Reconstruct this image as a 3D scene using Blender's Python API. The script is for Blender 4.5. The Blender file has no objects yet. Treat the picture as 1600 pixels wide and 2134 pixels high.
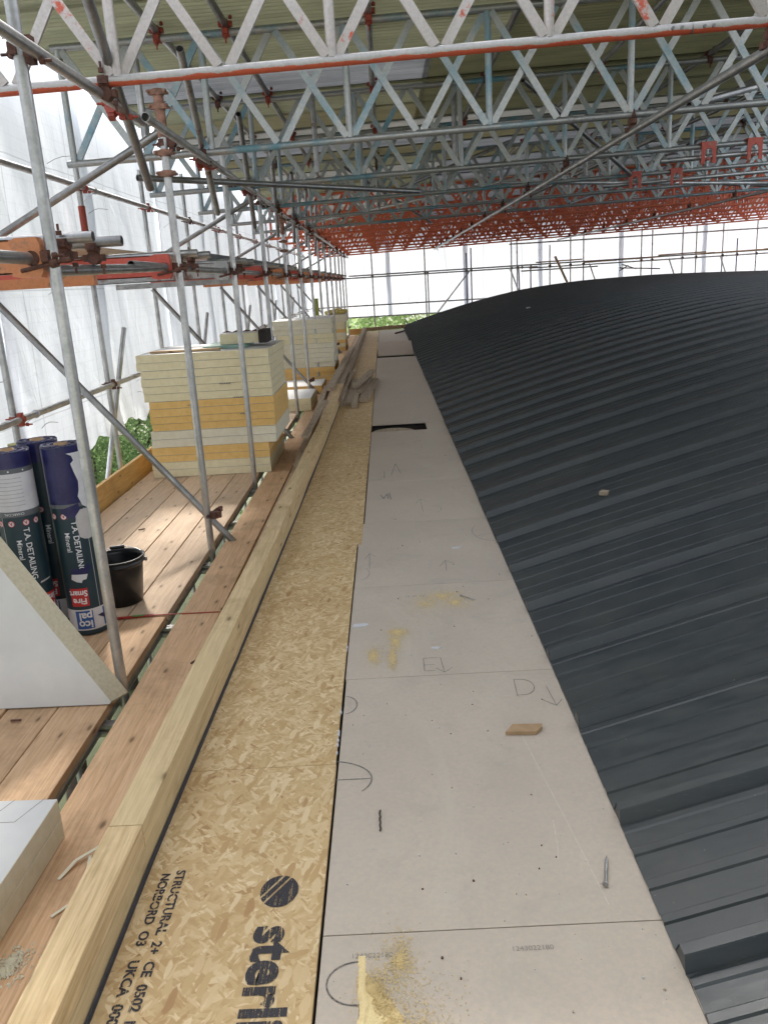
import bpy, bmesh, math, random
from mathutils import Vector, Matrix, noise as mn
R = math.radians
random.seed(7)
SC = bpy.context.scene
COL = SC.collection

# ---------------------------------------------------------------- camera, sky, sun, exposure
cam = bpy.data.objects.new('camera', bpy.data.cameras.new('camera'))
COL.objects.link(cam)
SC.camera = cam
cam.data.sensor_fit = 'HORIZONTAL'
cam.data.sensor_width = 36.0
cam.data.lens = 37.85
cam.data.clip_start = 0.05
cam.data.clip_end = 2000
_r, _u, _f = Vector((.99837, -.00114, -.05711)), Vector((.05522, .27495, .95987)), Vector((-.01461, .96146, -.27456))
_f.normalize(); _r = _f.cross(_u).normalized(); _u = _r.cross(_f)
cam.matrix_world = Matrix(((_r.x, _u.x, -_f.x, 0), (_r.y, _u.y, -_f.y, 0), (_r.z, _u.z, -_f.z, 0), (0, 0, 0, 1)))

W = bpy.data.worlds.new('World'); SC.world = W; W.use_nodes = True
wn = W.node_tree.nodes; wl = W.node_tree.links
sky = wn.new('ShaderNodeTexSky'); sky.sky_type = 'NISHITA'; sky.sun_disc = False
SUN_EL, SUN_AZ = 42.0, -14.0          # azimuth measured from +Y towards +X
sky.sun_elevation = R(SUN_EL); sky.sun_rotation = R(SUN_AZ)
sky.air_density = 1.0; sky.dust_density = 2.5; sky.ozone_density = 1.0
wn['Background'].inputs['Strength'].default_value = 0.15
hsv = wn.new('ShaderNodeHueSaturation'); hsv.inputs['Saturation'].default_value = .3     # thin bright cloud: a nearly white sky
wl.new(sky.outputs[0], hsv.inputs['Color']); wl.new(hsv.outputs[0], wn['Background'].inputs['Color'])
sun = bpy.data.objects.new('sun', bpy.data.lights.new('sun', 'SUN')); COL.objects.link(sun)
sun.data.energy = 2.6; sun.data.angle = R(9); sun.data.color = (1, .95, .87)
_d = Vector((math.sin(R(SUN_AZ)) * math.cos(R(SUN_EL)), math.cos(R(SUN_AZ)) * math.cos(R(SUN_EL)), math.sin(R(SUN_EL))))
sun.rotation_euler = _d.to_track_quat('Z', 'Y').to_euler()
SC.view_settings.view_transform = 'Standard'; SC.view_settings.look = 'None'
SC.view_settings.gamma = 1; SC.view_settings.exposure = 1.95
SC.cycles.max_bounces = 10; SC.cycles.diffuse_bounces = 6; SC.cycles.glossy_bounces = 4
SC.cycles.transmission_bounces = 6; SC.cycles.transparent_max_bounces = 8
SC.cycles.sample_clamp_indirect = 6

ZG, ZP = -1.6, -1.75                  # gutter deck level, scaffold platform level (camera at 0)

# ---------------------------------------------------------------- material helper
class Mat:
    def __init__(s, name, rnd=True):
        s.m = bpy.data.materials.new(name); s.m.use_nodes = True
        s.nt = s.m.node_tree; s.b = s.nt.nodes['Principled BSDF']; s.out = s.nt.nodes['Material Output']
        tc = s.nt.nodes.new('ShaderNodeTexCoord')
        if rnd:
            oi = s.nt.nodes.new('ShaderNodeObjectInfo')
            s.rand = oi.outputs['Random']
            v = s.n('ShaderNodeVectorMath', operation='MULTIPLY_ADD')
            s.nt.links.new(oi.outputs['Random'], v.inputs[0]); v.inputs[1].default_value = (37.1, 53.7, 19.3)
            s.nt.links.new(tc.outputs['Object'], v.inputs[2]); s.co = v.outputs[0]
        else:
            s.co = tc.outputs['Object']
    def n(s, t, **k):
        q = s.nt.nodes.new(t)
        for a, b in k.items(): setattr(q, a, b)
        return q
    def set(s, sock, v):
        if isinstance(v, bpy.types.NodeSocket): s.nt.links.new(v, sock)
        elif isinstance(v, (tuple, list)) and len(v) == 3 and sock.type == 'RGBA': sock.default_value = (*v, 1)
        else: sock.default_value = v
    def mp(s, scale=(1, 1, 1), rot=(0, 0, 0), co=None):
        v = co or s.co
        if any(rot):
            q = s.n('ShaderNodeMapping'); s.set(q.inputs['Vector'], v); q.inputs['Rotation'].default_value = rot; v = q.outputs[0]
        q = s.n('ShaderNodeMapping'); s.set(q.inputs['Vector'], v); q.inputs['Scale'].default_value = scale
        return q.outputs[0]
    def noise(s, scale, detail=3, rough=.55, co=None, dist=0):
        q = s.n('ShaderNodeTexNoise'); s.set(q.inputs['Vector'], co or s.co)
        q.inputs['Scale'].default_value = scale; q.inputs['Detail'].default_value = detail
        q.inputs['Roughness'].default_value = rough; q.inputs['Distortion'].default_value = dist
        return q.outputs[0]
    def vor(s, scale, co=None, feature='F1'):
        q = s.n('ShaderNodeTexVoronoi', feature=feature); s.set(q.inputs['Vector'], co or s.co)
        q.inputs['Scale'].default_value = scale
        return q
    def ramp(s, f, stops, interp='LINEAR'):
        q = s.n('ShaderNodeValToRGB'); s.set(q.inputs[0], f); cr = q.color_ramp; cr.interpolation = interp
        while len(cr.elements) < len(stops): cr.elements.new(.5)
        for e, (p, c) in zip(cr.elements, stops):
            e.position = p; e.color = (c, c, c, 1) if not isinstance(c, tuple) else (*c, 1)
        return q.outputs[0]
    def mix(s, f, a, b, mode='MIX'):
        q = s.n('ShaderNodeMix', data_type='RGBA', blend_type=mode)
        s.set(q.inputs[0], f); s.set(q.inputs[6], a); s.set(q.inputs[7], b)
        return q.outputs[2]
    def math(s, op, a, b=0.0, clamp=False):
        q = s.n('ShaderNodeMath', operation=op, use_clamp=clamp); s.set(q.inputs[0], a); s.set(q.inputs[1], b)
        return q.outputs[0]
    def sep(s, co=None):
        q = s.n('ShaderNodeSeparateXYZ'); s.set(q.inputs[0], co or s.co); return q.outputs
    def bump(s, h, strength=.3, dist=.002, normal=None):
        q = s.n('ShaderNodeBump'); s.set(q.inputs['Height'], h)
        q.inputs['Strength'].default_value = strength; q.inputs['Distance'].default_value = dist
        if normal: s.set(q.inputs['Normal'], normal)
        s.set(s.b.inputs['Normal'], q.outputs[0]); return q.outputs[0]
    def fin(s, col, rough=.6, metal=0, spec=None):
        s.set(s.b.inputs['Base Color'], col); s.set(s.b.inputs['Roughness'], rough); s.set(s.b.inputs['Metallic'], metal)
        if spec is not None: s.b.inputs['Specular IOR Level'].default_value = spec
        return s.m

def galv(name, tone=1.0, rust=.0):
    m = Mat(name)
    a = m.noise(9, 4, .65); b = m.noise(70, 3, .6)
    c = m.ramp(a, [(.3, tuple(tone * x for x in (.34, .345, .35))), (.55, tuple(tone * x for x in (.52, .52, .52))), (.75, tuple(tone * x for x in (.64, .63, .61)))])
    c = m.mix(m.ramp(b, [(.45, 0.), (.75, .5)]), c, (.36 * tone, .35 * tone, .33 * tone))
    if rust: c = m.mix(m.ramp(m.noise(5, 5, .7), [(.62 - rust, 0.), (.7 - rust * .5, .85)]), c, (.16, .07, .035))
    m.bump(b, .25, .001)
    return m.fin(c, m.ramp(a, [(.3, .42), (.7, .28)]), .78)

def paint(name, col, base=(.55, .54, .52), lo=.45, hi=.52, scale=6, stretch=(1, 1, 1), metal=.25, under=False, lines=True):
    """worn paint over bare aluminium"""
    m = Mat(name)
    n1 = m.noise(scale, 6, .7, m.mp(stretch)); n2 = m.noise(60, 4, .65)
    f = n1
    if under:
        g = m.n('ShaderNodeNewGeometry'); z = m.sep(g.outputs['Normal'])[2]
        f = m.math('ADD', m.math('MULTIPLY', z, -.55), m.math('MULTIPLY', n1, .8))
    bare = m.mix(m.ramp(n2, [(.4, 0.), (.7, .6)]), base, tuple(x * .72 for x in base))
    pc = m.mix(m.ramp(n2, [(.4, 0.), (.75, .5)]), col, tuple(x * .6 for x in col))
    k = m.ramp(f, [(lo, 0.), (hi, 1.)])
    m.bump(m.math('ADD', n2, k), .25, .001)
    return m.fin(m.mix(k, bare, pc), m.ramp(n2, [(.3, .33), (.7, .52)]), m.ramp(k, [(0., metal), (1., 0.)]))

def wood(name, light, dark, knots=True, along='Y', stain=(.16, .10, .05), stainamt=.5, vary=.25, green=None):
    m = Mat(name)
    sc = {'Y': (14, .7, 14), 'X': (.7, 14, 14)}[along]
    g1 = m.noise(2.2, 6, .68, m.mp(sc), 1.6); g2 = m.noise(9, 3, .6, m.mp(sc))
    c = m.mix(m.ramp(g1, [(.32, 0.), (.7, 1.)]), dark, light)
    c = m.mix(m.ramp(g2, [(.5, 0.), (.72, .45)]), c, tuple(x * .62 for x in dark))
    if green: c = m.mix(m.ramp(m.noise(1.6, 2, .5, m.mp((1, .35, 1))), [(.42, 0.), (.66, .55)]), c, green)
    c = m.mix(m.ramp(m.noise(2.6, 5, .7), [(.52, 0.), (.78, stainamt)]), c, stain)
    if knots:
        sx_ = m.sep(); cx2 = m.n('ShaderNodeCombineXYZ')
        m.set(cx2.inputs[0], m.math('ADD', sx_[0], sx_[2])); m.set(cx2.inputs[1], sx_[1])
        v = m.vor(2.6, m.mp((2.2, .75, 0) if along == 'Y' else (.75, 2.2, 0), co=cx2.outputs[0])); v.voronoi_dimensions = '2D'
        wv = m.math('MULTIPLY', m.noise(20, 2), .05)
        d = m.math('ADD', v.outputs['Distance'], wv)
        c = m.mix(m.ramp(d, [(.0, .85), (.05, .7), (.085, .15), (.14, 0.)]), c, (.09, .05, .025))
    hs = m.n('ShaderNodeHueSaturation'); m.set(hs.inputs['Color'], c)
    m.set(hs.inputs['Value'], m.math('ADD', m.math('MULTIPLY', m.rand, vary), 1 - vary / 2))
    m.bump(m.math('ADD', g1, g2), .3, .002)
    return m.fin(hs.outputs[0], .72, 0, .25)

# ---------------------------------------------------------------- materials
GALV = galv('galvanised_steel'); GALVD = galv('old_galvanised_steel', .62); GALVR = galv('rusty_galvanised_steel', .8, .06)
ALU = paint('bare_aluminium', (.5, .49, .48), (.58, .57, .56), .5, .6, metal=.35)
def flat_noise(name, a, b, scale=12, rough=.6, metal=0., bump=.2, spec=None):
    m = Mat(name); n_ = m.noise(scale, 5, .65)
    m.bump(n_, bump, .001)
    return m.fin(m.mix(m.ramp(n_, [(.35, 0.), (.68, 1.)]), a, b), rough, metal, spec)
RUST = flat_noise('dark_rust', (.05, .022, .016), (.17, .07, .045), 40, .75)
REDC = flat_noise('red_painted_coupler', (.42, .06, .03), (.20, .045, .03), 50, .55)
WHITE_T = paint('pale_strut_with_red_paint', (.58, .10, .05), (.52, .475, .445), .60, .63, 2.4, metal=.45)
RED_CH = paint('red_paint_on_underside', (.55, .105, .05), (.50, .48, .46), .58, .64, 14, (.5, 1, 1), under=True)
BLUE_T = paint('strut_with_blue_paint', (.17, .36, .46), (.44, .46, .455), .50, .68, 1.6, metal=.5)
BLUE_C = paint('chord_with_blue_paint', (.13, .29, .36), (.40, .41, .41), .50, .62, 1.3, metal=.7)
RED_T = paint('red_oxide_steel', (.80, .19, .09), (.45, .16, .11), .30, .42, 5, metal=.0)
ORANGE = paint('orange_painted_steel', (.62, .24, .10), (.30, .16, .10), .38, .46, 7, metal=0)
REDB = paint('red_painted_steel', (.55, .09, .06), (.42, .25, .2), .36, .44, 7, metal=0)

# scaffold boards, timbers
BOARD = wood('scaffold_board_wood', (.74, .56, .40), (.56, .40, .27), stain=(.36, .28, .21), stainamt=.6)
KERB = wood('treated_timber', (.78, .60, .36), (.50, .35, .18), stain=(.38, .26, .13), stainamt=.8, green=(.58, .48, .28), vary=.12)
OLDW = wood('weathered_timber', (.46, .38, .29), (.30, .23, .16), stain=(.2, .17, .14), vary=.3)
OLDX = wood('weathered_timber_across', (.50, .36, .22), (.33, .22, .12), along='X', stain=(.2, .17, .14), vary=.3)
BOARD2 = wood('orange_scaffold_board', (.74, .51, .32), (.54, .33, .18), stain=(.28, .18, .11), stainamt=.7)
PLY = wood('toe_board_ply', (.66, .41, .15), (.52, .29, .09), stain=(.2, .12, .06), stainamt=.35)

def make_osb():
    m = Mat('oriented_strand_board')
    warp = m.n('ShaderNodeVectorMath', operation='MULTIPLY_ADD')
    q = m.n('ShaderNodeTexNoise'); m.set(q.inputs['Vector'], m.co); q.inputs['Scale'].default_value = 16; q.inputs['Detail'].default_value = 3
    m.set(warp.inputs[0], q.outputs[1]); warp.inputs[1].default_value = (.03, .03, 0); m.set(warp.inputs[2], m.co)
    co = warp.outputs[0]
    c = m.ramp(m.noise(30, 4), [(.3, (.48, .32, .15)), (.7, (.62, .46, .25))])
    h = None
    rr = random.Random(3)
    for k, th in enumerate([8, 75, 140, 32, 108, 165, 55, 95]):
        big = k % 2
        v2 = m.mp((13, 44, 1) if big else (22, 100, 1), (0, 0, R(th + rr.uniform(-8, 8))), co)
        add = m.n('ShaderNodeVectorMath', operation='ADD'); m.set(add.inputs[0], v2); add.inputs[1].default_value = (k * 7.3, k * 3.1, 0)
        v = m.vor(1.0, add.outputs[0])
        cs = m.n('ShaderNodeSeparateColor'); m.set(cs.inputs[0], v.outputs['Color'])
        r_, g_, b_ = cs.outputs
        grain = m.noise(5, 4, .7, m.mp((.6, 9, 1), co=add.outputs[0]))
        fc = m.ramp(r_, [(0, (.38, .21, .09)), (.05, (.50, .33, .15)), (.35, (.60, .43, .22)), (.75, (.72, .56, .33)), (1., (.82, .68, .44))])
        fc = m.mix(m.ramp(grain, [(.35, 0.), (.7, .6)]), fc, (.48, .33, .16))
        mask = m.math('MULTIPLY', m.ramp(g_, [(.56, 0.), (.57, 1.)]), m.ramp(m.math('ADD', v.outputs['Distance'], m.math('MULTIPLY', grain, .35)), [(.62, 1.), (.72, 0.)]))
        c = m.mix(mask, c, fc)
        hh = m.math('MULTIPLY', mask, b_)
        h = hh if h is None else m.math('ADD', m.math('MULTIPLY', h, m.math('SUBTRACT', 1.0, mask)), hh)
    c = m.mix(m.ramp(m.noise(3, 3), [(.4, 0.), (.7, .22)]), c, (.55, .42, .24), 'MULTIPLY')
    m.bump(h, .35, .0015)
    return m.fin(c, .62, 0, .3)
OSB = make_osb()

def make_cement():
    m = Mat('grey_cement_board')
    a = m.noise(1.6, 4, .6); b = m.noise(60, 4, .7); s = m.noise(9, 5, .7)
    c = m.mix(m.ramp(a, [(.35, 0.), (.65, 1.)]), (.50, .43, .355), (.56, .48, .395))
    c = m.mix(m.ramp(b, [(.35, .35), (.6, 0.)]), c, (.39, .37, .335))
    c = m.mix(m.ramp(s, [(.60, 0.), (.74, .35)]), c, (.50, .49, .44))
    c = m.mix(m.ramp(m.noise(4.5, 6, .72, dist=.6), [(.54, 0.), (.72, .40)]), c, (.36, .325, .28))
    c = m.mix(m.ramp(m.noise(1.1, 6, .75, m.mp((1.5, .6, 1)), .8), [(.55, 0.), (.66, .35)]), c, (.58, .52, .43))
    sp = m.vor(34)
    c = m.mix(m.ramp(sp.outputs['Distance'], [(.035, 1.), (.06, 0.)]), c, m.mix(m.ramp(sp.outputs['Color'], [(.4, 0.), (.5, 1.)]), (.12, .1, .09), (.62, .6, .54)))
    sc = m.noise(2.5, 2, .5, m.mp((22, 1.0, 1), (0, 0, R(-14))))
    c = m.mix(m.ramp(sc, [(.80, 0.), (.82, .5)]), c, (.54, .54, .50))
    m.bump(m.math('ADD', b, m.math('MULTIPLY', s, 2.0)), .16, .001)
    return m.fin(c, m.ramp(a, [(.3, .55), (.7, .7)]), 0, .3)
CEM = make_cement()

def make_cladding():
    m = Mat('slate_grey_cladding', rnd=False)
    f = m.noise(1.0, 4, .65, m.mp((.5, 22, 22))); d = m.noise(2, 5, .7); sp = m.vor(16, m.mp((1, 2.2, 1)))
    c = m.mix(m.ramp(f, [(.35, 0.), (.7, 1.)]), (.036, .044, .050), (.055, .064, .066))
    c = m.mix(m.ramp(d, [(.5, 0.), (.75, .45)]), c, (.090, .090, .080))
    c = m.mix(m.ramp(sp.outputs['Distance'], [(.02, .8), (.045, 0.)]), c, (.30, .30, .29))
    sc = m.noise(4, 2, .5, m.mp((1.2, 60, 60)))
    c = m.mix(m.ramp(sc, [(.73, 0.), (.78, .35)]), c, (.25, .26, .26))
    m.bump(m.noise(400, 2), .06, .0005)
    return m.fin(c, m.ramp(f, [(.3, .33), (.7, .5)]), 0, .42)
CLAD = make_cladding()

def make_sheeting(name, trans):
    m = Mat(name)
    s = m.sep(m.n('ShaderNodeTexCoord').outputs['Object'])
    u = m.math('ADD', s[0], s[1])
    def line(v, p, w):
        return m.math('LESS_THAN', m.math('ABSOLUTE', m.math('SUBTRACT', m.math('FRACT', m.math('MULTIPLY', v, 1 / p)), .5)), w / p / 2)
    grid = m.math('MAXIMUM', line(u, .1, .006), line(s[2], .1, .006))
    big = m.math('MAXIMUM', line(u, 1.37, .02), line(s[2], 1.0, .012))
    n1 = m.noise(1.1, 4, .5, m.mp((1, 1, .6)), .6); n2 = m.noise(5, 4, .5, m.mp((1, 1, .7)), 1.2)
    c = m.mix(m.ramp(n1, [(.3, 0.), (.75, .6)]), (.84, .87, .92), (.72, .76, .82))
    c = m.mix(m.math('MULTIPLY', grid, .18), c, (.5, .54, .6))
    c = m.mix(m.math('MULTIPLY', big, .5), c, (.45, .48, .52))
    h = m.math('ADD', m.math('MULTIPLY', n1, 1.0), m.math('MULTIPLY', n2, .35))
    nb = m.bump(h, .5, .06)
    df = m.n('ShaderNodeBsdfDiffuse'); tr = m.n('ShaderNodeBsdfTranslucent'); gl = m.n('ShaderNodeBsdfGlossy')
    for q in (df, tr): m.set(q.inputs['Color'], c); m.set(q.inputs['Normal'], nb)
    m.set(gl.inputs['Normal'], nb); gl.inputs['Roughness'].default_value = .35; gl.inputs['Color'].default_value = (.8, .8, .8, 1)
    x = m.n('ShaderNodeMixShader'); x.inputs[0].default_value = trans
    m.nt.links.new(df.outputs[0], x.inputs[1]); m.nt.links.new(tr.outputs[0], x.inputs[2])
    y = m.n('ShaderNodeMixShader'); y.inputs[0].default_value = .06
    m.nt.links.new(x.outputs[0], y.inputs[1]); m.nt.links.new(gl.outputs[0], y.inputs[2])
    m.nt.links.new(y.outputs[0], m.out.inputs['Surface'])
    return m.m
SHEET = make_sheeting('white_scaffold_sheeting', .36)
SHEETB = make_sheeting('added_rear_sheeting', .60)  # for the added rear panel; passes more light to brighten camera-facing sides
SHEETE = make_sheeting('far_white_sheeting', .25)

def corr(name, a, b, trans=.0):
    m = Mat(name)
    n1 = m.noise(1.4, 5, .65, m.mp((.5, 3, 1))); n2 = m.noise(12, 4, .7, m.mp((.3, 3, 1)))
    c = m.mix(m.ramp(n1, [(.35, 0.), (.68, 1.)]), a, b)
    c = m.mix(m.ramp(n2, [(.52, 0.), (.75, .5)]), c, tuple(x * .5 for x in a))
    m.fin(c, .55, 0, .3)
    tr = m.n('ShaderNodeBsdfTranslucent'); x = m.n('ShaderNodeMixShader'); x.inputs[0].default_value = trans; m.set(tr.inputs['Color'], c)
    m.nt.links.new(m.b.outputs[0], x.inputs[1]); m.nt.links.new(tr.outputs[0], x.inputs[2]); m.nt.links.new(x.outputs[0], m.out.inputs['Surface'])
    return m.m
CG = corr('green_roof_sheet', (.36, .37, .25), (.27, .28, .19), .05)
CGD = corr('shaded_green_roof_sheet', (.24, .24, .14), (.17, .17, .10), .03)  # same green sheet, with the shade of the right side put into its colour
CO = corr('olive_roof_sheet', (.30, .28, .17), (.23, .22, .13), .05)
CY = corr('grey_roof_sheet', (.44, .46, .50), (.26, .28, .31), .06)
CW = corr('pale_roof_sheet', (.55, .55, .52), (.42, .42, .40), .06)

FOAM = [flat_noise('foam_cream', (.80, .73, .50), (.72, .64, .42), 18, .9, bump=.5), flat_noise('foam_orange', (.80, .54, .21), (.70, .45, .15), 18, .9, bump=.5),
        flat_noise('foam_pale', (.78, .74, .60), (.70, .65, .50), 18, .9, bump=.5)]
FACER = flat_noise('foil_facer', (.66, .66, .65), (.60, .60, .60), 5, .55, bump=.15)
BLACKP = flat_noise('black_plastic', (.008, .008, .009), (.014, .014, .015), 20, .33, bump=.05)
DPC = flat_noise('dark_membrane', (.02, .02, .03), (.035, .035, .045), 30, .6)
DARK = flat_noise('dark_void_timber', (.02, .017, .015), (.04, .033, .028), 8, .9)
CARD = flat_noise('cardboard', (.42, .28, .16), (.34, .22, .12), 30, .85)
ROLLB = flat_noise('roll_wrap_teal', (.012, .034, .046), (.020, .046, .060), 8, .38)
ROLLN = flat_noise('roll_film_navy', (.012, .012, .07), (.028, .028, .11), 12, .28)
LABW = flat_noise('label_white', (.62, .62, .64), (.55, .55, .58), 14, .6)
LABG = flat_noise('label_grey', (.10, .11, .12), (.13, .14, .15), 14, .6)
LRED = flat_noise('label_red', (.55, .03, .03), (.45, .03, .03), 14, .5)
LBLU = flat_noise('label_blue', (.02, .10, .35), (.025, .08, .28), 14, .5)
TXTW = flat_noise('print_white', (.75, .76, .78), (.66, .68, .70), 40, .6)
TORN = flat_noise('torn_paper', (.50, .48, .47), (.44, .42, .41), 14, .7)
PENCIL = flat_noise('pencil_mark', (.11, .10, .095), (.30, .28, .25), 90, .7)
SAW = flat_noise('sawdust', (.82, .68, .38), (.72, .56, .28), 200, .95)
STEELB = flat_noise('bright_steel', (.55, .55, .55), (.35, .34, .33), 60, .28, .9)
GRASS = flat_noise('grass_green', (.045, .06, .02), (.08, .085, .04), 1.5, .95)
BARK = flat_noise('bark', (.09, .065, .045), (.05, .04, .03), 10, .95)
STRR = flat_noise('strap_red', (.42, .03, .02), (.3, .03, .02), 30, .5)
STRG = flat_noise('strap_green', (.05, .25, .05), (.04, .2, .04), 30, .5)
YEL = flat_noise('yellow_plastic', (.62, .50, .16), (.48, .38, .10), 8, .5)
BLUP = flat_noise('purple_grey_tube', (.12, .10, .22), (.18, .15, .28), 8, .5)

def make_leaf(name, a, b):
    m = Mat(name)
    c = m.mix(m.ramp(m.noise(1.2, 3), [(.35, 0.), (.65, 1.)]), a, b)
    c = m.mix(m.ramp(m.noise(9, 2), [(.4, 0.), (.7, .6)]), c, tuple(x * 1.6 for x in b))
    df = m.n('ShaderNodeBsdfDiffuse'); tr = m.n('ShaderNodeBsdfTranslucent'); x = m.n('ShaderNodeMixShader'); x.inputs[0].default_value = .4
    m.set(df.inputs[0], c); m.set(tr.inputs[0], c)
    m.nt.links.new(df.outputs[0], x.inputs[1]); m.nt.links.new(tr.outputs[0], x.inputs[2]); m.nt.links.new(x.outputs[0], m.out.inputs['Surface'])
    return m.m
LEAF1 = make_leaf('leaf_mid_green', (.055, .095, .035), (.10, .15, .06))
LEAF2 = make_leaf('leaf_light_green', (.17, .25, .09), (.24, .32, .13))
LEAFB = make_leaf('leaf_dry_brown', (.20, .12, .06), (.12, .10, .04))

def make_ink():
    m = Mat('black_stencil_ink', rnd=False)
    n_ = m.noise(1, 3, .7, m.mp((170, 9, 1))); n2 = m.noise(260, 2)
    k = m.ramp(m.math('ADD', m.math('MULTIPLY', n_, .7), m.math('MULTIPLY', n2, .3)), [(.40, 0.), (.46, 1.)])
    t = m.n('ShaderNodeBsdfTransparent'); x = m.n('ShaderNodeMixShader'); m.set(x.inputs[0], k)
    m.fin((.022, .020, .026), .7)
    m.nt.links.new(t.outputs[0], x.inputs[1]); m.nt.links.new(m.b.outputs[0], x.inputs[2]); m.nt.links.new(x.outputs[0], m.out.inputs['Surface'])
    return m.m
INK = make_ink()
INKF = flat_noise('faint_grey_print', (.24, .225, .205), (.29, .27, .25), 90, .8)

# ---------------------------------------------------------------- mesh builder
class MB:
    def __init__(s): s.v = []; s.f = []; s.s = []; s.m = []
    def add(s, vs, fs, sm=False, mi=0):
        o = len(s.v); s.v += [tuple(v) for v in vs]
        for f in fs: s.f.append([i + o for i in f]); s.s.append(sm); s.m.append(mi)
    def box(s, lo, hi, mi=0, mat=None, face_mi=None):
        (x0, y0, z0), (x1, y1, z1) = lo, hi
        vs = [Vector(p) for p in ((x0, y0, z0), (x1, y0, z0), (x1, y1, z0), (x0, y1, z0), (x0, y0, z1), (x1, y0, z1), (x1, y1, z1), (x0, y1, z1))]
        if mat is not None: vs = [mat @ v for v in vs]
        fs = [(0, 3, 2, 1), (4, 5, 6, 7), (0, 1, 5, 4), (1, 2, 6, 5), (2, 3, 7, 6), (3, 0, 4, 7)]
        for i, f in enumerate(fs): s.add([vs[j] for j in f], [(0, 1, 2, 3)], False, (face_mi or {}).get(i, mi)) if face_mi else None
        if not face_mi: s.add(vs, fs, False, mi)
        return s
    def bar(s, p0, p1, w, h, up=(0, 1, 0), mi=0):
        """rectangular bar from p0 to p1, w across, h along 'up'"""
        p0, p1, up = Vector(p0), Vector(p1), Vector(up)
        d = (p1 - p0).normalized(); a = d.cross(up).normalized() * w / 2; b = a.cross(d).normalized() * h / 2
        vs = [p0 - a - b, p0 + a - b, p0 + a + b, p0 - a + b, p1 - a - b, p1 + a - b, p1 + a + b, p1 - a + b]
        s.add(vs, [(0, 3, 2, 1), (4, 5, 6, 7), (0, 1, 5, 4), (1, 2, 6, 5), (2, 3, 7, 6), (3, 0, 4, 7)], False, mi); return s
    def tube(s, p0, p1, r=.02415, n=12, hollow=True, mi=0, r1=None):
        p0, p1 = Vector(p0), Vector(p1); d = (p1 - p0).normalized(); r1 = r if r1 is None else r1
        a = d.orthogonal().normalized(); b = d.cross(a)
        ring = lambda p, q: [p + (a * math.cos(2 * math.pi * i / n) + b * math.sin(2 * math.pi * i / n)) * q for i in range(n)]
        vs = ring(p0, r) + ring(p1, r1)
        s.add(vs, [(i, (i + 1) % n, n + (i + 1) % n, n + i) for i in range(n)], True, mi)
        if hollow:
            q = .84
            for p, pr, sg in ((p0, r, 1), (p1, r1, -1)):
                vs = ring(p, pr) + ring(p, pr * q) + ring(p + d * sg * .1, pr * q)
                fs = [(i, n + i, n + (i + 1) % n, (i + 1) % n) for i in range(n)]
                s.add(vs, fs if sg > 0 else [f[::-1] for f in fs], False, mi)
                s.add(vs[n:], [(i, n + i, n + (i + 1) % n, (i + 1) % n) for i in range(n)] + [tuple(range(n, 2 * n))], False, mi)
        else:
            s.add(ring(p0, r), [tuple(range(n))[::-1]], False, mi); s.add(ring(p1, r1), [tuple(range(n))], False, mi)
        return s
    def prism(s, pts, z0, z1, mi=0, fn=None):
        """pts 2D polygon ccw in xy; fn maps (x,y,z)"""
        n = len(pts); fn = fn or (lambda x, y, z: (x, y, z))
        vs = [fn(x, y, z0) for x, y in pts] + [fn(x, y, z1) for x, y in pts]
        s.add(vs, [tuple(range(n))[::-1], tuple(range(n, 2 * n))] + [(i, (i + 1) % n, n + (i + 1) % n, n + i) for i in range(n)], False, mi); return s
    def build(s, name, mats, parent=None, loc=None, bevel=0):
        me = bpy.data.meshes.new(name)
        mats = mats if isinstance(mats, (list, tuple)) else [mats]
        if parent is not None:
            o0 = Vector((0, 0, 0)); q = parent
            while q is not None: o0 += q.location; q = q.parent
        elif loc is not None: o0 = Vector(loc)
        else:
            xs = [v[0] for v in s.v]; ys = [v[1] for v in s.v]; zs = [v[2] for v in s.v]
            o0 = Vector(((min(xs) + max(xs)) / 2, (min(ys) + max(ys)) / 2, min(zs)))
        me.from_pydata([tuple(Vector(v) - o0) for v in s.v], [], s.f)
        for m in mats: me.materials.append(m)
        me.polygons.foreach_set('use_smooth', s.s); me.polygons.foreach_set('material_index', s.m)
        me.update()
        ob = bpy.data.objects.new(name, me); COL.objects.link(ob)
        if parent is not None: ob.parent = parent
        else: ob.location = o0
        if bevel:
            bv = ob.modifiers.new('edge', 'BEVEL'); bv.width = bevel; bv.segments = 2; bv.limit_method = 'ANGLE'
        return ob

def tag(o, label, cat, group=None, kind=None):
    o['label'] = label; o['category'] = cat
    if group: o['group'] = group
    if kind: o['kind'] = kind
    return o
def thing(name, loc, label, cat, group=None):
    o = bpy.data.objects.new(name, None); COL.objects.link(o); o.location = loc; o.empty_display_size = .1
    return tag(o, label, cat, group)
def struct(o):
    o['kind'] = 'structure'; return o
def copy_tree(o, parent=None):
    kids = [c for c in o.children]
    c = o.copy(); COL.objects.link(c); c.parent = parent
    for k in kids: copy_tree(k, c)
    return c
ORD = ['first', 'second', 'third', 'fourth', 'fifth', 'sixth', 'seventh', 'eighth', 'ninth', 'tenth', 'eleventh', 'twelfth', 'thirteenth',
       'fourteenth', 'fifteenth', 'sixteenth', 'seventeenth', 'eighteenth', 'nineteenth', 'twentieth', 'twenty-first', 'twenty-second', 'twenty-third', 'twenty-fourth', 'twenty-fifth', 'twenty-sixth', 'twenty-seventh', 'twenty-eighth', 'twenty-ninth', 'thirtieth', 'thirty-first', 'thirty-second']
def nth(k): return ORD[k] + ' nearest' if k else 'nearest'

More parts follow.
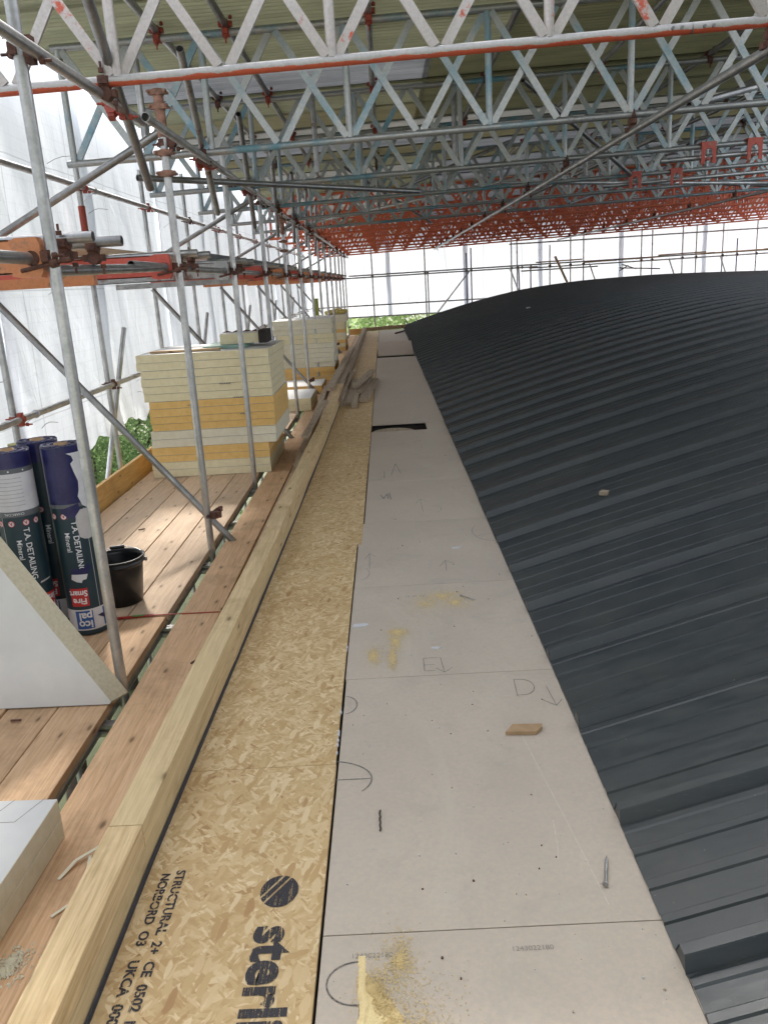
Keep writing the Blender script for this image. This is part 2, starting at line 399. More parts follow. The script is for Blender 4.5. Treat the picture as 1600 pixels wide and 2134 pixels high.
def text_tris(s_, size, align='LEFT', bold=.0, space=1.0):
    """flat text as (verts2d, faces)"""
    cu = bpy.data.curves.new('t', 'FONT'); cu.body = s_; cu.size = size; cu.align_x = align; cu.offset = bold; cu.space_character = space
    cu.resolution_u = 4
    ob = bpy.data.objects.new('t', cu); COL.objects.link(ob)
    me = bpy.data.meshes.new_from_object(ob.evaluated_get(bpy.context.evaluated_depsgraph_get()))
    vs = [(v.co.x, v.co.y) for v in me.vertices]; fs = [tuple(p.vertices) for p in me.polygons]
    bpy.data.objects.remove(ob); bpy.data.curves.remove(cu); bpy.data.meshes.remove(me)
    return vs, fs

# ---------------------------------------------------------------- couplers
_cpl = {}
def coupler_mb(c, a, b, n):
    """scaffold coupler at c joining tube along a (at c - n*.025) and tube along b (at c + n*.025)"""
    c, a, b, n = Vector(c), Vector(a).normalized(), Vector(b).normalized(), Vector(n).normalized()
    m = MB()
    for ax, sg, ot in ((a, -1, b), (b, 1, a)):
        p = c + n * .0255 * sg
        m.tube(p - ax * .024, p + ax * .024, .0305, 10, False)
        t = ax.cross(n).normalized()
        for q in (1, -1):
            e = p + t * q * .037
            m.bar(e - ax * .02, e + ax * .02, .02, .03, n)
        e = p + t * .037
        m.tube(e - n * .05 * sg * -1, e + n * .075 * sg, .006, 6, False)
        m.tube(e + n * .03 * sg, e + n * .048 * sg, .0135, 6, False)
    return m
def coupler(parent, c, a, b, n, mat=None):
    return coupler_mb(c, a, b, n).build('coupler', mat or random.choice([RUST, RUST, REDC]), parent)
X_, Y_, Z_ = Vector((1, 0, 0)), Vector((0, 1, 0)), Vector((0, 0, 1))

# ================================================================ GROUND AND BUILDING
g = MB(); g.add([(-400, -400, -9), (400, -400, -9), (400, 400, -9), (-400, 400, -9)], [(0, 1, 2, 3)])
struct(g.build('ground', GRASS))

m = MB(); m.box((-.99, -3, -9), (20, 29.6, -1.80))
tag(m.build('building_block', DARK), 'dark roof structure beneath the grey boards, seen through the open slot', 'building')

# ---- barrel roof
prof = [(.60, -1.610), (1.3, -1.405), (2.0, -1.213), (2.6, -1.058), (3.4, -.872), (4.3, -.695), (5.13, -.570), (6.83, -.425), (8.5, -.372), (10.2, -.362), (13.6, -.46), (17, -.70), (20, -1.1)]
def roof_z(x):
    n = len(prof)
    for i in range(n - 1):
        if x <= prof[i + 1][0] or i == n - 2:
            (x0, y0), (x1, y1) = prof[i], prof[i + 1]
            sl = lambda j: (prof[min(j + 1, n - 1)][1] - prof[max(j - 1, 0)][1]) / (prof[min(j + 1, n - 1)][0] - prof[max(j - 1, 0)][0])
            h = x1 - x0; t = (x - x0) / h; m0, m1 = sl(i) * h, sl(i + 1) * h
            return (2 * t**3 - 3 * t**2 + 1) * y0 + (t**3 - 2 * t**2 + t) * m0 + (-2 * t**3 + 3 * t**2) * y1 + (t**3 - t**2) * m1
PITCH = .5405
# rib section (offset towards +Y from the near foot of the rib, height)
sect = [(0, 0), (.0015, .001), (.0125, .040), (.016, .043), (.048, .043), (.052, .039), (.072, .001), (.088, 0), (.150, 0), (.156, .005), (.180, .005), (.186, 0),
        (.268, 0), (.274, .005), (.306, .005), (.312, 0), (.400, 0), (.406, .005), (.430, .005), (.436, 0), (.498, .0), (.506, .003), (.526, .003), (.534, 0)]
ys = []
y0 = 1.562 - 4 * PITCH - .045
for k in range(60):
    for dy, h in sect:
        y = y0 + k * PITCH + dy
        if y < 29.75: ys.append((y, h))
xs = [.62 + (20 - .62) * (t / 44.0) ** 1.7 for t in range(45)]
vs = []; fs = []
for j, (y, h) in enumerate(ys):
    for i, x in enumerate(xs):
        xx = x
        if i == 0: xx = x + .003 * math.sin(int((y - y0) / PITCH / 2) * 2.3)
        vs.append((xx, y, roof_z(x) + h + .004))
NX = len(xs)
for j in range(len(ys) - 1):
    for i in range(NX - 1):
        a = j * NX + i; fs.append((a, a + 1, a + NX + 1, a + NX))
m = MB(); m.add(vs, fs, False)
# end face
ne = len(ys) - 1
m.add([(x, ys[-1][0], roof_z(x) + .004) for x in xs] + [(x, ys[-1][0], roof_z(x) - .3) for x in xs], [(i, i + 1, NX + i + 1, NX + i) for i in range(NX - 1)])
m.add([(xs[0], y, roof_z(xs[0]) + h + .004) for y, h in ys] + [(xs[0], y, -1.66) for y, h in ys], [(i, i + 1, len(ys) + i + 1, len(ys) + i) for i in range(len(ys) - 1)])
roof = m.build('curved_metal_roof', CLAD, loc=(0, 0, 0))
tag(roof, 'dark slate grey ribbed metal roof curving up on the right', 'roof')

# ---- gutter: grey boards (thing each)
gj = [-.6, 1.69, 3.075, 4.13, 5.345, 6.52, 8.86]
gj2 = [9.33, 11.6, 13.4, 15.85, 17.9]
k = 0
def grey(y0, y1, x0=-.246, x1=.632, z=ZG - .003, lab=''):
    global k
    m = MB(); jig = [(-.246 + random.uniform(-.002, .002))]
    xa = x0 + (0 if y0 < 3 else -.004 if y0 < 4 else -.003 if y0 < 5 else .026)
    m.box((xa, y0 + .0015, z - .012), (x1, y1 - .0015, z))
    o = m.build('grey_board', CEM, bevel=.0012); tag(o, lab, 'board', 'grey cement boards lining the roof edge')
    k += 1; return o
names = ['grey board with sawdust heap at the bottom of the picture', 'grey board bearing the screw, the drill bit and the cardboard offcut', 'grey board with the pencilled letter E near its lower joint',
         'grey board with the faint sawdust patch and long screw', 'plain grey board just beyond the faint sawdust patch', 'short grey board with pencilled arrow and hooked mark', 'grey board just before the dark open slot']
for i in range(len(gj) - 1): grey(gj[i], gj[i + 1], lab=names[i])
names = ['grey board just beyond the dark open slot', 'grey board beside the heap of timber offcuts', 'grey board behind the timber offcut heap', 'grey board just before the far black gap']
for i in range(len(gj2) - 1): grey(gj2[i], gj2[i + 1], lab=names[i])
grey(20.6, 24.5, lab='grey board beyond the far black gap')
grey(24.5, 28.3, lab='farthest grey board at the end of the gutter')
# small board piece right of the slot, tilted sheet at far gap
m = MB(); m.box((.40, 8.865, ZG - .02), (.632, 9.325, ZG - .008)); tag(m.build('board_offcut', CEM, bevel=.001), 'small pale square of grey board filling the right end of the slot', 'board offcut')
M4 = Matrix.Translation((.19, 19.9, ZG)) @ Matrix.Rotation(R(8), 4, 'X')
m = MB(); m.box((-.41, -.75, .02), (.43, .75, .034), mat=M4); tag(m.build('tilted_board', CEM), 'tilted loose grey board leaning over the far black gap', 'board')
# curved offcut ring in the slot
m = MB(); n = 20
ring = [(.43 * math.cos(math.pi * (i / (n - 1))) * .5, .16 * math.sin(math.pi * i / (n - 1))) for i in range(n)]
inn = [(.16 * math.cos(math.pi * (1 - i / 7)) * .5 , .06 * math.sin(math.pi * (1 - i / 7))) for i in range(8)]
poly = ring + inn
m.prism(poly, 0, .018, fn=lambda x, y, z: (.02 + x * 1.1, 8.90 + y * 1.5, -1.635 + z))
tag(m.build('curved_offcut', OLDW), 'half round pale timber offcut lying in the dark slot', 'timber offcut')

# ---- OSB sheets
oj = [0.0, 2.452, 4.89, 7.33, 9.77, 12.2, 14.9, 17.35, 19.8, 22.2, 24.6, 27.9]
for i in range(len(oj) - 1):
    m = MB(); xr = -.256 if i == 0 else (-.262 if i < 2 else -.235)
    xr = [-.254, -.257, -.229, -.226, -.228, -.23, -.232, -.232, -.232, -.232, -.232][i]
    m.box((-.80, oj[i] + .001, ZG - .018), (xr, oj[i + 1] - .001, ZG))
    lab = ['strand board printed with black lettering at the bottom of the picture', ] + [f'strand board in the gutter, {ORD[j]} one beyond the printed board' for j in range(0, 12)]
    tag(m.build('strand_board', OSB, bevel=.001), lab[i], 'strand board', 'strand boards along the gutter')
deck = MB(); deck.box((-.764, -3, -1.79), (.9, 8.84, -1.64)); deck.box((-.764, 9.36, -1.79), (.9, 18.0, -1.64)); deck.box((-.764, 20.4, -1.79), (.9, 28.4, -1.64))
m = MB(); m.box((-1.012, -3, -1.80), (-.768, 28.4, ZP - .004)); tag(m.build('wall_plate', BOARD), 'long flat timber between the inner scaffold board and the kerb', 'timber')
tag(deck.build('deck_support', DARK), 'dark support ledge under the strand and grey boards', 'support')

# ---- printed lettering on OSB (flat ink on the sheet)
def flat_text(lines, mat, name, parent):
    m = MB()
    for (s_, size, x, y, rot, bold, space, sx) in lines:
        vs, fs = text_tris(s_, size, 'LEFT', bold, space)
        cr, sr = math.cos(rot), math.sin(rot)
        m.add([(x + (vx * sx * cr - vy * sr), y + (vx * sx * sr + vy * cr), ZG + .0012) for vx, vy in vs], fs)
    return m.build(name, mat, parent)
osb0 = [o for o in COL.objects if o.name == 'strand_board'][0]
D = -math.pi / 2
flat_text([('STRUCTURAL  2+  CE  0502  NORBORD', .036, -.685, 1.955, D, .0011, 1.0, 1.08)], INK, 'small_print', osb0)
flat_text([('NORBORD  O3    UKCA  00086  DOP', .036, -.727, 1.945, D, .0011, 1.0, 1.08)], INK, 'small_print', osb0)
flat_text([('sterling', .150, -.420, 1.728, D, .0055, 1.02, 1.0)], INK, 'large_print', osb0)
m = MB(); nn = 40
cx_, cy_, rr_ = -.378, 1.853, .060
def disc_piece(t0, t1):
    """piece of the disc between two diagonal cuts (distance along direction q)"""
    q = Vector((math.cos(R(-38)), math.sin(R(-38)))); p = Vector((-q.y, q.x)); pts = []
    for i in range(13):
        t = t0 + (t1 - t0) * i / 12; w = math.sqrt(max(rr_**2 - t * t, 0)); pts.append((q * t + p * w))
    for i in range(12, -1, -1):
        t = t0 + (t1 - t0) * i / 12; w = math.sqrt(max(rr_**2 - t * t, 0)); pts.append((q * t - p * w))
    return [(cx_ + a.x * .88, cy_ + a.y, ZG + .0012) for a in pts]
for t0, t1 in ((-.060, -.033), (-.027, -.011), (-.005, .060)):
    pc = disc_piece(t0, t1); m.add(pc, [tuple(range(len(pc)))[::-1]])
m.build('emblem', INK, osb0)

# ---- pencil marks on grey boards
def marks(name, strokes, parent, w=.003, mat=None):
    m = MB(); zz = ZG - .003 + .0009
    for st in strokes:
        for a, b in zip(st[:-1], st[1:]):
            a, b = Vector((a[0], a[1], zz)), Vector((b[0], b[1], zz))
            if (b - a).length < 1e-5: continue
            d = (b - a).normalized(); s = Vector((-d.y, d.x, 0)) * w / 2; e = d * w * .3
            m.add([a - s - e, b - s + e, b + s + e, a + s - e], [(0, 1, 2, 3)])
    return m.build(name, mat or PENCIL, parent)
def arc(cx, cy, rx, ry, a0, a1, n=16):
    return [(cx + rx * math.cos(R(a0 + (a1 - a0) * i / n)), cy + ry * math.sin(R(a0 + (a1 - a0) * i / n))) for i in range(n + 1)]
gb = [o for o in COL.objects if o.name.startswith('grey_board')]
g0, g1, g2, g3, g4, g5 = gb[:6]
marks('pencil_mark', [arc(-.155, 1.54, .072, .062, 75, 285)], g0, .0045)
marks('pencil_mark', [[(-.145, 1.47), (-.15, 1.38)]], g0, .0045)
marks('pencil_mark', [[(.445, 3.0), (.44, 2.865)], [(.435, 2.87), (.47, 2.87)] + arc(.465, 2.935, .052, .065, -80, 85) + [(.445, 3.0)]], g1)
marks('pencil_mark', [[(.565, 2.93), (.575, 2.78)], [(.525, 2.83), (.575, 2.775), (.605, 2.82)]], g1)
marks('pencil_mark', [arc(-.30, 2.36, .17, .115, -35, 75), [(-.262, 2.362), (-.135, 2.362)]], g1, .0045)
marks('pencil_mark', [arc(-.25, 2.86, .055, .07, -80, 80)], g1, .004)
marks('pencil_mark', [[(.085, 3.235), (.085, 3.115), (.13, 3.115)], [(.085, 3.235), (.15, 3.235)], [(.085, 3.17), (.13, 3.17)]], g2)
marks('pencil_mark', [[(.16, 3.235), (.168, 3.10)], [(.135, 3.14), (.168, 3.095), (.205, 3.135)]], g2)
marks('pencil_mark', [[(.27, 4.32), (.275, 4.5)], [(.235, 4.40), (.275, 4.5), (.32, 4.44)]], g3)
marks('pencil_mark', [arc(-.22, 4.35, .05, .1, -90, 60), [(-.17, 4.42), (-.175, 4.7)], [(-.20, 4.60), (-.175, 4.7), (-.14, 4.64)]], g3)
marks('pencil_mark', [arc(.62, 5.02, .13, .20, 140, 265), [(.5, 4.93), (.62, 4.98)]], g3)
marks('pencil_mark', [[(.195, 5.56), (.19, 5.9)], [(.15, 5.8), (.19, 5.92), (.24, 5.82)]], g4)
marks('pencil_mark', [arc(.27, 5.62, .06, .09, -80, 90)], g4)
marks('pencil_mark', [[(-.02, 6.75), (.02, 7.2), (.06, 6.8)], [(-.03, 6.92), (.07, 6.94)]], gb[5], .005)
marks('pencil_mark', [[(-.08, 6.65), (-.08, 6.9)]], gb[5], .005)
marks('pencil_mark', [[(.30, 6.62), (.42, 6.63)]], gb[5], .006)
marks('pencil_mark', [[(.02, 8.1), (.14, 8.12)], [(.22, 8.15), (.30, 8.25)]], gb[5], .006)
marks('pencil_mark', [[(-.09, 5.98), (-.06, 6.12), (-.05, 5.98)], [(-.045, 6.15), (-.03, 5.95)], [(-.11, 6.1), (-.09, 6.0)]], gb[4], .008)
def ptext(s_, size, x, y, parent, rot=0.0):
    m = MB(); vs, fs = text_tris(s_, size, 'LEFT', 0)
    m.add([(x + vx, y + vy, ZG - .003 + .0008) for vx, vy in vs], fs); m.build('printed_number', INKF, parent)
ptext('1243022180', .021, -.172, 1.613, g0); ptext('1243022180', .021, .225, 1.613, g0)
ptext('1243022', .03, -.21, 6.60, gb[4]); ptext('12 30 22', .03, .02, 3.955, gb[2])

# ---- sawdust (granules nobody could count), cardboard, drill bit, screws, crumbs
def grains(name, spots, n, sz, mat, z=ZG - .002, parent=None):
    m = MB(); rr = random.Random(n)
    for _ in range(n):
        cx, cy, rx, ry, hh = rr.choice(spots)
        a = rr.uniform(0, 6.28); q = abs(rr.gauss(0, .5))
        x, y = cx + rx * q * math.cos(a), cy + ry * q * math.sin(a)
        zz = z + hh * max(0, 1 - q * 1.3) * rr.uniform(.6, 1)
        s = sz * rr.uniform(.4, 1.3); t = rr.uniform(0, 6.28)
        p = [Vector((x + s * math.cos(t + k * 2.1) * rr.uniform(.4, 1), y + s * math.sin(t + k * 2.1), zz + rr.uniform(0, s * .5))) for k in range(3)] + [Vector((x, y, zz + s * .8))]
        m.add(p, [(0, 1, 3), (1, 2, 3), (2, 0, 3)])
    return m.build(name, mat)
m = MB(); NXg, NYg = 60, 110; vs = []
for jy in range(NYg + 1):
    for ix in range(NXg + 1):
        x = -.19 + .25 * ix / NXg; y = 1.22 + .40 * jy / NYg
        left = -.150 + .012 * mn.noise(Vector((y * 14, 1, 0))); right = -.045 - .75 * max(0, y - 1.44) + .03 * mn.noise(Vector((y * 9, 5, 0)))
        e = min((x - left) / .012, (right - x) / .05, (1.575 - y) / .04); e = max(-.3, min(1, e))
        h = .013 * e * (.55 + .45 * mn.noise(Vector((x * 16, y * 12, 3)))) + .0022 * mn.noise(Vector((x * 260, y * 260, 0))) * (e > -.2)
        if 0 < (x - left) < .018: h += .004
        vs.append((x, y, ZG - .0030 + h))
m.add(vs, [(jy * (NXg + 1) + ix, jy * (NXg + 1) + ix + 1, (jy + 1) * (NXg + 1) + ix + 1, (jy + 1) * (NXg + 1) + ix) for jy in range(NYg) for ix in range(NXg)], True)
hp = m.build('sawdust_heap', SAW)
tag(hp, 'heap of yellow sawdust on the nearest grey board', 'sawdust', kind='stuff')
gr = grains('sawdust_grains', [(-.07, 1.40, .08, .20, .010), (-.10, 1.48, .05, .12, .010), (-.0, 1.40, .13, .22, .002), (-.05, 1.60, .06, .12, .001), (-.12, 1.52, .04, .06, .008)], 6500, .0026, SAW)
gr.parent = hp; gr.location = gr.location - hp.location
tag(grains('sawdust_patch', [(-.035, 3.42, .05, .16, .001), (-.135, 3.28, .04, .12, .001), (-.02, 3.52, .07, .07, .001), (-.05, 3.25, .03, .15, .001)], 3000, .0034, SAW), 'yellow sawdust smear beside the pencilled E', 'sawdust', kind='stuff')
tag(grains('sawdust_patch', [(.22, 3.95, .16, .10, .001), (.12, 3.85, .18, .20, 0), (.28, 3.85, .12, .14, 0)], 2200, .0036, SAW), 'thin sawdust patch across the board below the long thin screw', 'sawdust', kind='stuff')
m = MB()
m.prism([(.352, 2.585), (.462, 2.577), (.487, 2.607), (.492, 2.628), (.385, 2.635)], ZG - .0025, ZG + .012)
tag(m.build('cardboard_offcut', [CARD], bevel=.0006), 'brown slanted fibreboard offcut lying on grey board', 'offcut')
m = MB(); p0, p1 = Vector((-.102, 2.185, ZG + .001)), Vector((-.100, 2.085, ZG + .001))
for i in range(26):
    t = i / 26; q = p0.lerp(p1, t); a = t * 22
    o = Vector((math.cos(a), 0, math.sin(a))) * .0012
    m.tube(q + o, p0.lerp(p1, t + 1 / 26) + o, .0028, 6, False)
tag(m.build('drill_bit', flat_noise('dark_steel', (.12, .11, .10), (.05, .045, .04), 90, .4, .7)), 'short dark twisted drill bit on the grey board', 'drill bit')
def screw(p0, p1, lab, r=.0036):
    p0, p1 = Vector(p0), Vector(p1); root = thing('screw', p0, lab, 'screw')
    d = (p1 - p0)
    m = MB(); m.tube(p0 + d * .06, p0 + d * .5, r, 8, False); m.tube(p0 + d * .5, p0 + d * .85, r * 1.25, 8, False); m.tube(p0 + d * .85, p1, r * .9, 8, False, r1=.0006)
    for i in range(10): q = p0 + d * (.1 + i * .038); m.tube(q, q + d * .012, r * 1.3, 8, False)
    m.build('shank', STEELB, root)
    m = MB(); m.tube(p0, p0 + d * .03, r * 2.3, 12, False); m.tube(p0 - d * .03, p0, r * 1.5, 6, False); m.build('head', STEELB, root)
screw((.508, 1.815, ZG + .004), (.542, 1.93, ZG + .002), 'shiny self drilling screw near the right edge of the board')
screw((.315, 3.93, ZG + .002), (.385, 3.86, ZG + .002), 'long thin screw beside the faint sawdust patch', .0028)
for i, (x, y, s, lab) in enumerate([(.36, 4.72, .026, 'white crumb above the long thin screw'), (-.243, 3.62, .05, 'torn white paper scrap at the strand board edge'), (.145, 3.33, .018, 'tiny white chip above the pencilled E arrow')]):
    m = MB(); rr = random.Random(i); pts = [(x + s * math.cos(a / 5 * 6.28) * rr.uniform(.5, 1.5) + (s if i == 1 else 0), y + s * .5 * math.sin(a / 5 * 6.28) * rr.uniform(.6, 1.4)) for a in range(5)]
    m.prism(pts, ZG - .003, ZG + .003); tag(m.build('debris_chip', LABW), lab, 'debris')
m = MB(); m.prism([(1.30, 4.98), (1.35, 4.96), (1.37, 5.0), (1.33, 5.03)], roof_z(1.33) + .006, roof_z(1.33) + .03); tag(m.build('dry_leaf', OLDW), 'small brown chip on the dark metal roof', 'debris')
m = MB(); m.prism([(3.40, 20.0), (3.50, 19.98), (3.48, 20.06)], roof_z(3.45) + .03, roof_z(3.45) + .07); tag(m.build('debris_chip', LABW), 'white scrap far up on the dark metal roof', 'debris')
m = MB(); rr = random.Random(21)
for _ in range(150):
    y = 1.3 + 7.4 * rr.random() ** 1.4; x = rr.uniform(-.22, .60); s_ = rr.uniform(.001, .0032); a = rr.uniform(0, 3)
    m.prism([(x + s_ * math.cos(a + k2 * 1.4) * rr.uniform(.5, 1.4), y + s_ * math.sin(a + k2 * 1.4) * rr.uniform(.5, 1.4)) for k2 in range(4)], ZG - .003, ZG + s_ * .5, mi=rr.choice([0, 0, 0, 0, 1, 2, 2]))
tag(m.build('crumbs', [LABW, RUST, OLDW]), 'tiny pale and dark crumbs strewn over the grey boards', 'crumbs', kind='stuff')
marks('scuff_line', [[(.405, 2.62), (.435, 2.35), (.462, 2.12)], [(.462, 2.12), (.50, 1.75)], [(.425, 2.1), (.415, 1.98), (.405, 1.93)]], g1, .0035, flat_noise('pale_scuff', (.60, .55, .47), (.52, .46, .39), 60, .7))
# white filler lumps along the strand board edge
m = MB(); rr = random.Random(5)
for y in [2.52, 2.57, 2.60, 2.64, 2.66, 2.80, 2.83, 3.35, 3.38, 4.9]:
    s = rr.uniform(.003, .008); m.prism([(-.256 + s * .6 * math.cos(a), y + s * 1.6 * math.sin(a)) for a in [0, 1, 2, 3, 4, 5]], ZG - .003, ZG + .004)
tag(m.build('filler_lumps', LABW), 'white filler crumbs squeezed along the strand board joint', 'filler', kind='stuff')

# ================================================================ KERB TIMBERS
def kx(y):   # the kerb wanders slightly, as built
    return -.873 + .047 * min(max((y - 1.9) / 3, 0), 1) + .035 * min(max((y - 5) / 4, 0), 1) + .03 * min(max((y - 9) / 15, 0), 1)
kj = [-.3, 1.97, 4.9, 8.1, 12.3, 16.5, 21, 28]
for lay, (z0, z1) in enumerate(((ZG, ZG + .073), (ZG + .075, ZG + .15))):
    jj = [a + (lay == 0) * 1.3 for a in kj]; jj[0] = kj[0]; jj[-1] = 28
    for i in range(len(jj) - 1):
        a, b = jj[i], jj[i + 1]; m = MB(); w = .098
        vs = []; ny = 8
        for q in range(ny + 1):
            y = a + .001 + (b - a - .002) * q / ny; x = kx(y) + (.001 if lay else 0) + .0025 * math.sin(i * 2.1 + q * .8)
            vs += [(x, y, z0), (x + w, y, z0), (x + w, y, z1), (x, y, z1)]
        fs = []
        for q in range(ny):
            o = q * 4
            fs += [(o, o + 1, o + 5, o + 4), (o + 1, o + 2, o + 6, o + 5), (o + 2, o + 3, o + 7, o + 6), (o + 3, o, o + 4, o + 7)]
        fs += [(3, 2, 1, 0), (ny * 4, ny * 4 + 1, ny * 4 + 2, ny * 4 + 3)]
        m.add(vs, fs)
        o = m.build('kerb_timber', KERB if i < 4 else OLDW, bevel=.003)
        tag(o, f'{"upper" if lay else "lower"} treated kerb timber beside the strand boards, {nth(i)} length', 'timber', 'timbers of the gutter kerb')
m = MB()
for a, b in zip(range(0, 28, 2), range(2, 30, 2)):
    xa, xb = kx(a) + .099, kx(b) + .099
    m.add([(xa, a, ZG + .0005), (xa + .007, a, ZG + .001), (xa + .004, a, ZG + .013), (xa, a, ZG + .014), (xb, b, ZG + .0005), (xb + .007, b, ZG + .001), (xb + .004, b, ZG + .013), (xb, b, ZG + .014)], [(1, 2, 6, 5), (2, 3, 7, 6), (0, 3, 2, 1), (4, 5, 6, 7)])
tag(m.build('membrane_strip', DPC), 'black membrane strip along the foot of the timber kerb', 'membrane strip')

def plank(p0, p1, w, h, mat, lab, cat='timber', group=None, name='timber_offcut', up=(0, 0, 1)):
    m = MB(); m.bar(p0, p1, w, h, up); o = m.build(name, mat, bevel=.002); tag(o, lab, cat, group); return o
GO = 'timber offcuts heaped on the strand boards'
plank((-.60, 10.95, ZG + .03), (-.60, 13.4, ZG + .05), .19, .055, OLDW, 'broad offcut lying along the kerb at the left of the heap', group=GO)
plank((-.665, 10.9, ZG + .085), (-.62, 14.4, ZG + .085), .06, .045, OLDW, 'long thin lath on top of the broad offcut beside the kerb', group=GO)
plank((-.475, 10.65, ZG + .025), (-.47, 12.6, ZG + .05), .075, .045, OLDW, 'short square offcut pointing straight at the viewer from the heap', group=GO)
plank((-.36, 11.2, ZG + .03), (-.23, 13.6, ZG + .03), .13, .05, OLDW, 'offcut at the right side of the heap with dark sawn end', group=GO)
plank((-.42, 11.8, ZG + .06), (-.30, 13.8, ZG + .10), .09, .045, OLDW, 'offcut leaning in the middle of the heap', group=GO)
plank((-.50, 12.1, ZG + .12), (-.26, 13.8, ZG + .16), .09, .05, OLDW, 'topmost offcut lying slantwise across the heap', group=GO)
plank((-.86, 7.9, ZG + .165), (-.83, 10.4, ZG + .165), .07, .022, OLDW, 'thin plank lying on top of the kerb timber', name='loose_plank')
plank((-.925, 7.6, ZP + .06), (-.93, 12.2, ZG + .10), .07, .10, OLDW, 'loose timber lying along the outside of the kerb', name='loose_plank')
plank((-.845, 11.5, ZG + .17), (-.80, 19.0, ZG + .17), .10, .045, OLDW, 'long grey timber on the far part of the kerb', name='loose_plank')

# curls, shavings
m = MB()
pts = [(-1.12, 2.12, 0), (-1.09, 2.19, .012), (-1.04, 2.24, .015), (-1.01, 2.31, .006)]
for a, b in zip(pts[:-1], pts[1:]): m.bar((a[0], a[1], ZP + .004 + a[2]), (b[0], b[1], ZP + .004 + b[2]), .012, .003, (0, 0, 1))
pts = [(-1.05, 2.21, .01), (-1.03, 2.12, .008), (-1.01, 2.05, .002), (-1.08, 1.96, .001)]
for a, b in zip(pts[:-1], pts[1:]): m.bar((a[0], a[1], ZP + .005 + a[2]), (b[0], b[1], ZP + .005 + b[2]), .010, .003, (0, 0, 1))
tag(m.build('foam_strip', FOAM[2]), 'curled cream strip of dried foam on the inner scaffold board', 'foam strip')
o = grains('shavings', [(-1.12, 1.80, .05, .06, .01), (-1.14, 1.77, .07, .05, .004)], 500, .007, FOAM[2], z=ZP + .001)
tag(o, 'small pile of pale crumbs on the inner board beside the near foam stack', 'crumbs', kind='stuff')

# ================================================================ SCAFFOLD PLATFORM
rowx = [-2.475, -2.24, -2.005, -1.77, -1.535]
runs = [(.35, 4.24), (4.26, 8.15), (8.17, 12.06), (12.08, 15.97), (15.99, 19.88), (19.9, 23.79), (23.81, 27.7), (27.72, 30)]
rnm = ['from the toe board']
for j, (a, b) in enumerate(runs):
    for i, x in enumerate(rowx + [-1.137]):
        w = .225; dz = random.uniform(-.004, .003); m = MB(); dx = random.uniform(-.003, .003)
        a_ = a + random.uniform(-.004, .004)
        if i == 4: x = -1.443
        elif i < 4: x = -1.443 - (4 - i) * .2345
        m.box((x - w / 2 + dx, a_, ZP - .038 + dz), (x + w / 2 + dx, b, ZP + dz))
        lab = f'scaffold board in the {nth(j)} run, {"innermost, against the kerb" if i == 5 else ORD[i] + " from the toe board"}'
        tag(m.build('scaffold_board', BOARD2 if i == 5 or (j == 0) else BOARD, bevel=.003), lab, 'scaffold board', 'boards of the scaffold platform')
# toe boards
for j, (a, b) in enumerate([(2.6, 6.6), (6.62, 10.6), (10.62, 14.6), (14.62, 18.6), (18.62, 22.6), (22.62, 26.6), (26.62, 30)]):
    m = MB(); m.box((-2.575, a, ZP - .03), (-2.537, b, ZP + .195)); tag(m.build('toe_board', PLY, bevel=.002), f'orange brown toe board on edge at the outer side, {nth(j)} length', 'toe board', 'toe boards along the outer edge')

# ================================================================ STANDARDS
GS = 'inner scaffold standards'
SLV = flat_noise('rusty_painted_sleeve', (.16, .085, .06), (.42, .22, .15), 22, .7, bump=.4)
for k_ in range(14):
    y = 3.42 + 2.0 * k_ if k_ else 3.456; x = -1.315
    top = [1.75, 1.20, 1.10, 1.25, .95, 1.3][k_] if k_ < 6 else random.choice([1.0, 1.15, 1.3])
    lean = 0.0
    lab = f'galvanised vertical standard on the inner row, {nth(k_)} to the viewer'
    t = thing('scaffold_standard', (x, y, ZP), lab, 'scaffold pole', GS)
    m = MB(); tx = x + .02 if k_ == 0 else x + .012
    ty = y - .12 if k_ == 0 else y
    m.tube((x - .03, y + .02 * (k_ == 0), -8.9), (tx, ty, top), n=16); m.build('tube', GALV if k_ % 3 else GALV, t)
    coupler(t, (x + .028, ty + .02, .90), Z_, Y_, X_, RUST); coupler(t, (x - .028, ty + .02, .17), Z_, Y_, -X_, RUST)
    if k_ in (1, 4, 8):   # spigot sleeve and collars
        MB().tube((tx, y, top - .27), (tx, y, top - .03), .031, 14, False).build('sleeve', SLV, t)
        for zz in (top - .36, top - .48, top - .02, top - .10):
            m = MB(); m.tube((tx, y, zz - .02), (tx, y, zz + .02), .034, 12, False); m.bar((tx - .055, y - .02, zz), (tx + .055, y - .02, zz), .03, .028, (0, 0, 1))
            for sg in (-1, 1): m.tube((tx + sg * .05, y - .06, zz), (tx + sg * .05, y + .03, zz), .009, 6, False)
            m.build('collar', SLV, t)
    if k_ % 2 == 1: coupler(t, (x + .05, y + .028, -1.50), Z_, (1.0, 0, -1.25), Y_, RUST)
# outer standards
for k_ in range(14):
    y = 3.62 + 2.03 * k_; x = -2.65
    if y > 29.9: continue
    t = thing('scaffold_standard', (x, y, ZP), f'galvanised standard on the outer row beside the white sheeting, {nth(k_)}', 'scaffold pole', 'outer scaffold standards')
    m = MB(); m.tube((x, y, -8.9), (x, y, 1.35 + .2 * (k_ % 3)), n=12); m.build('tube', GALV, t)
    for z in (.95, .17, -.79): coupler(t, (x + .0255, y, z), Z_, Y_, X_)
    if k_ == 2:
        m = MB(); m.tube((x, y, .5), (x, y, .8), .031, 12, False); m.build('sleeve', REDC, t)

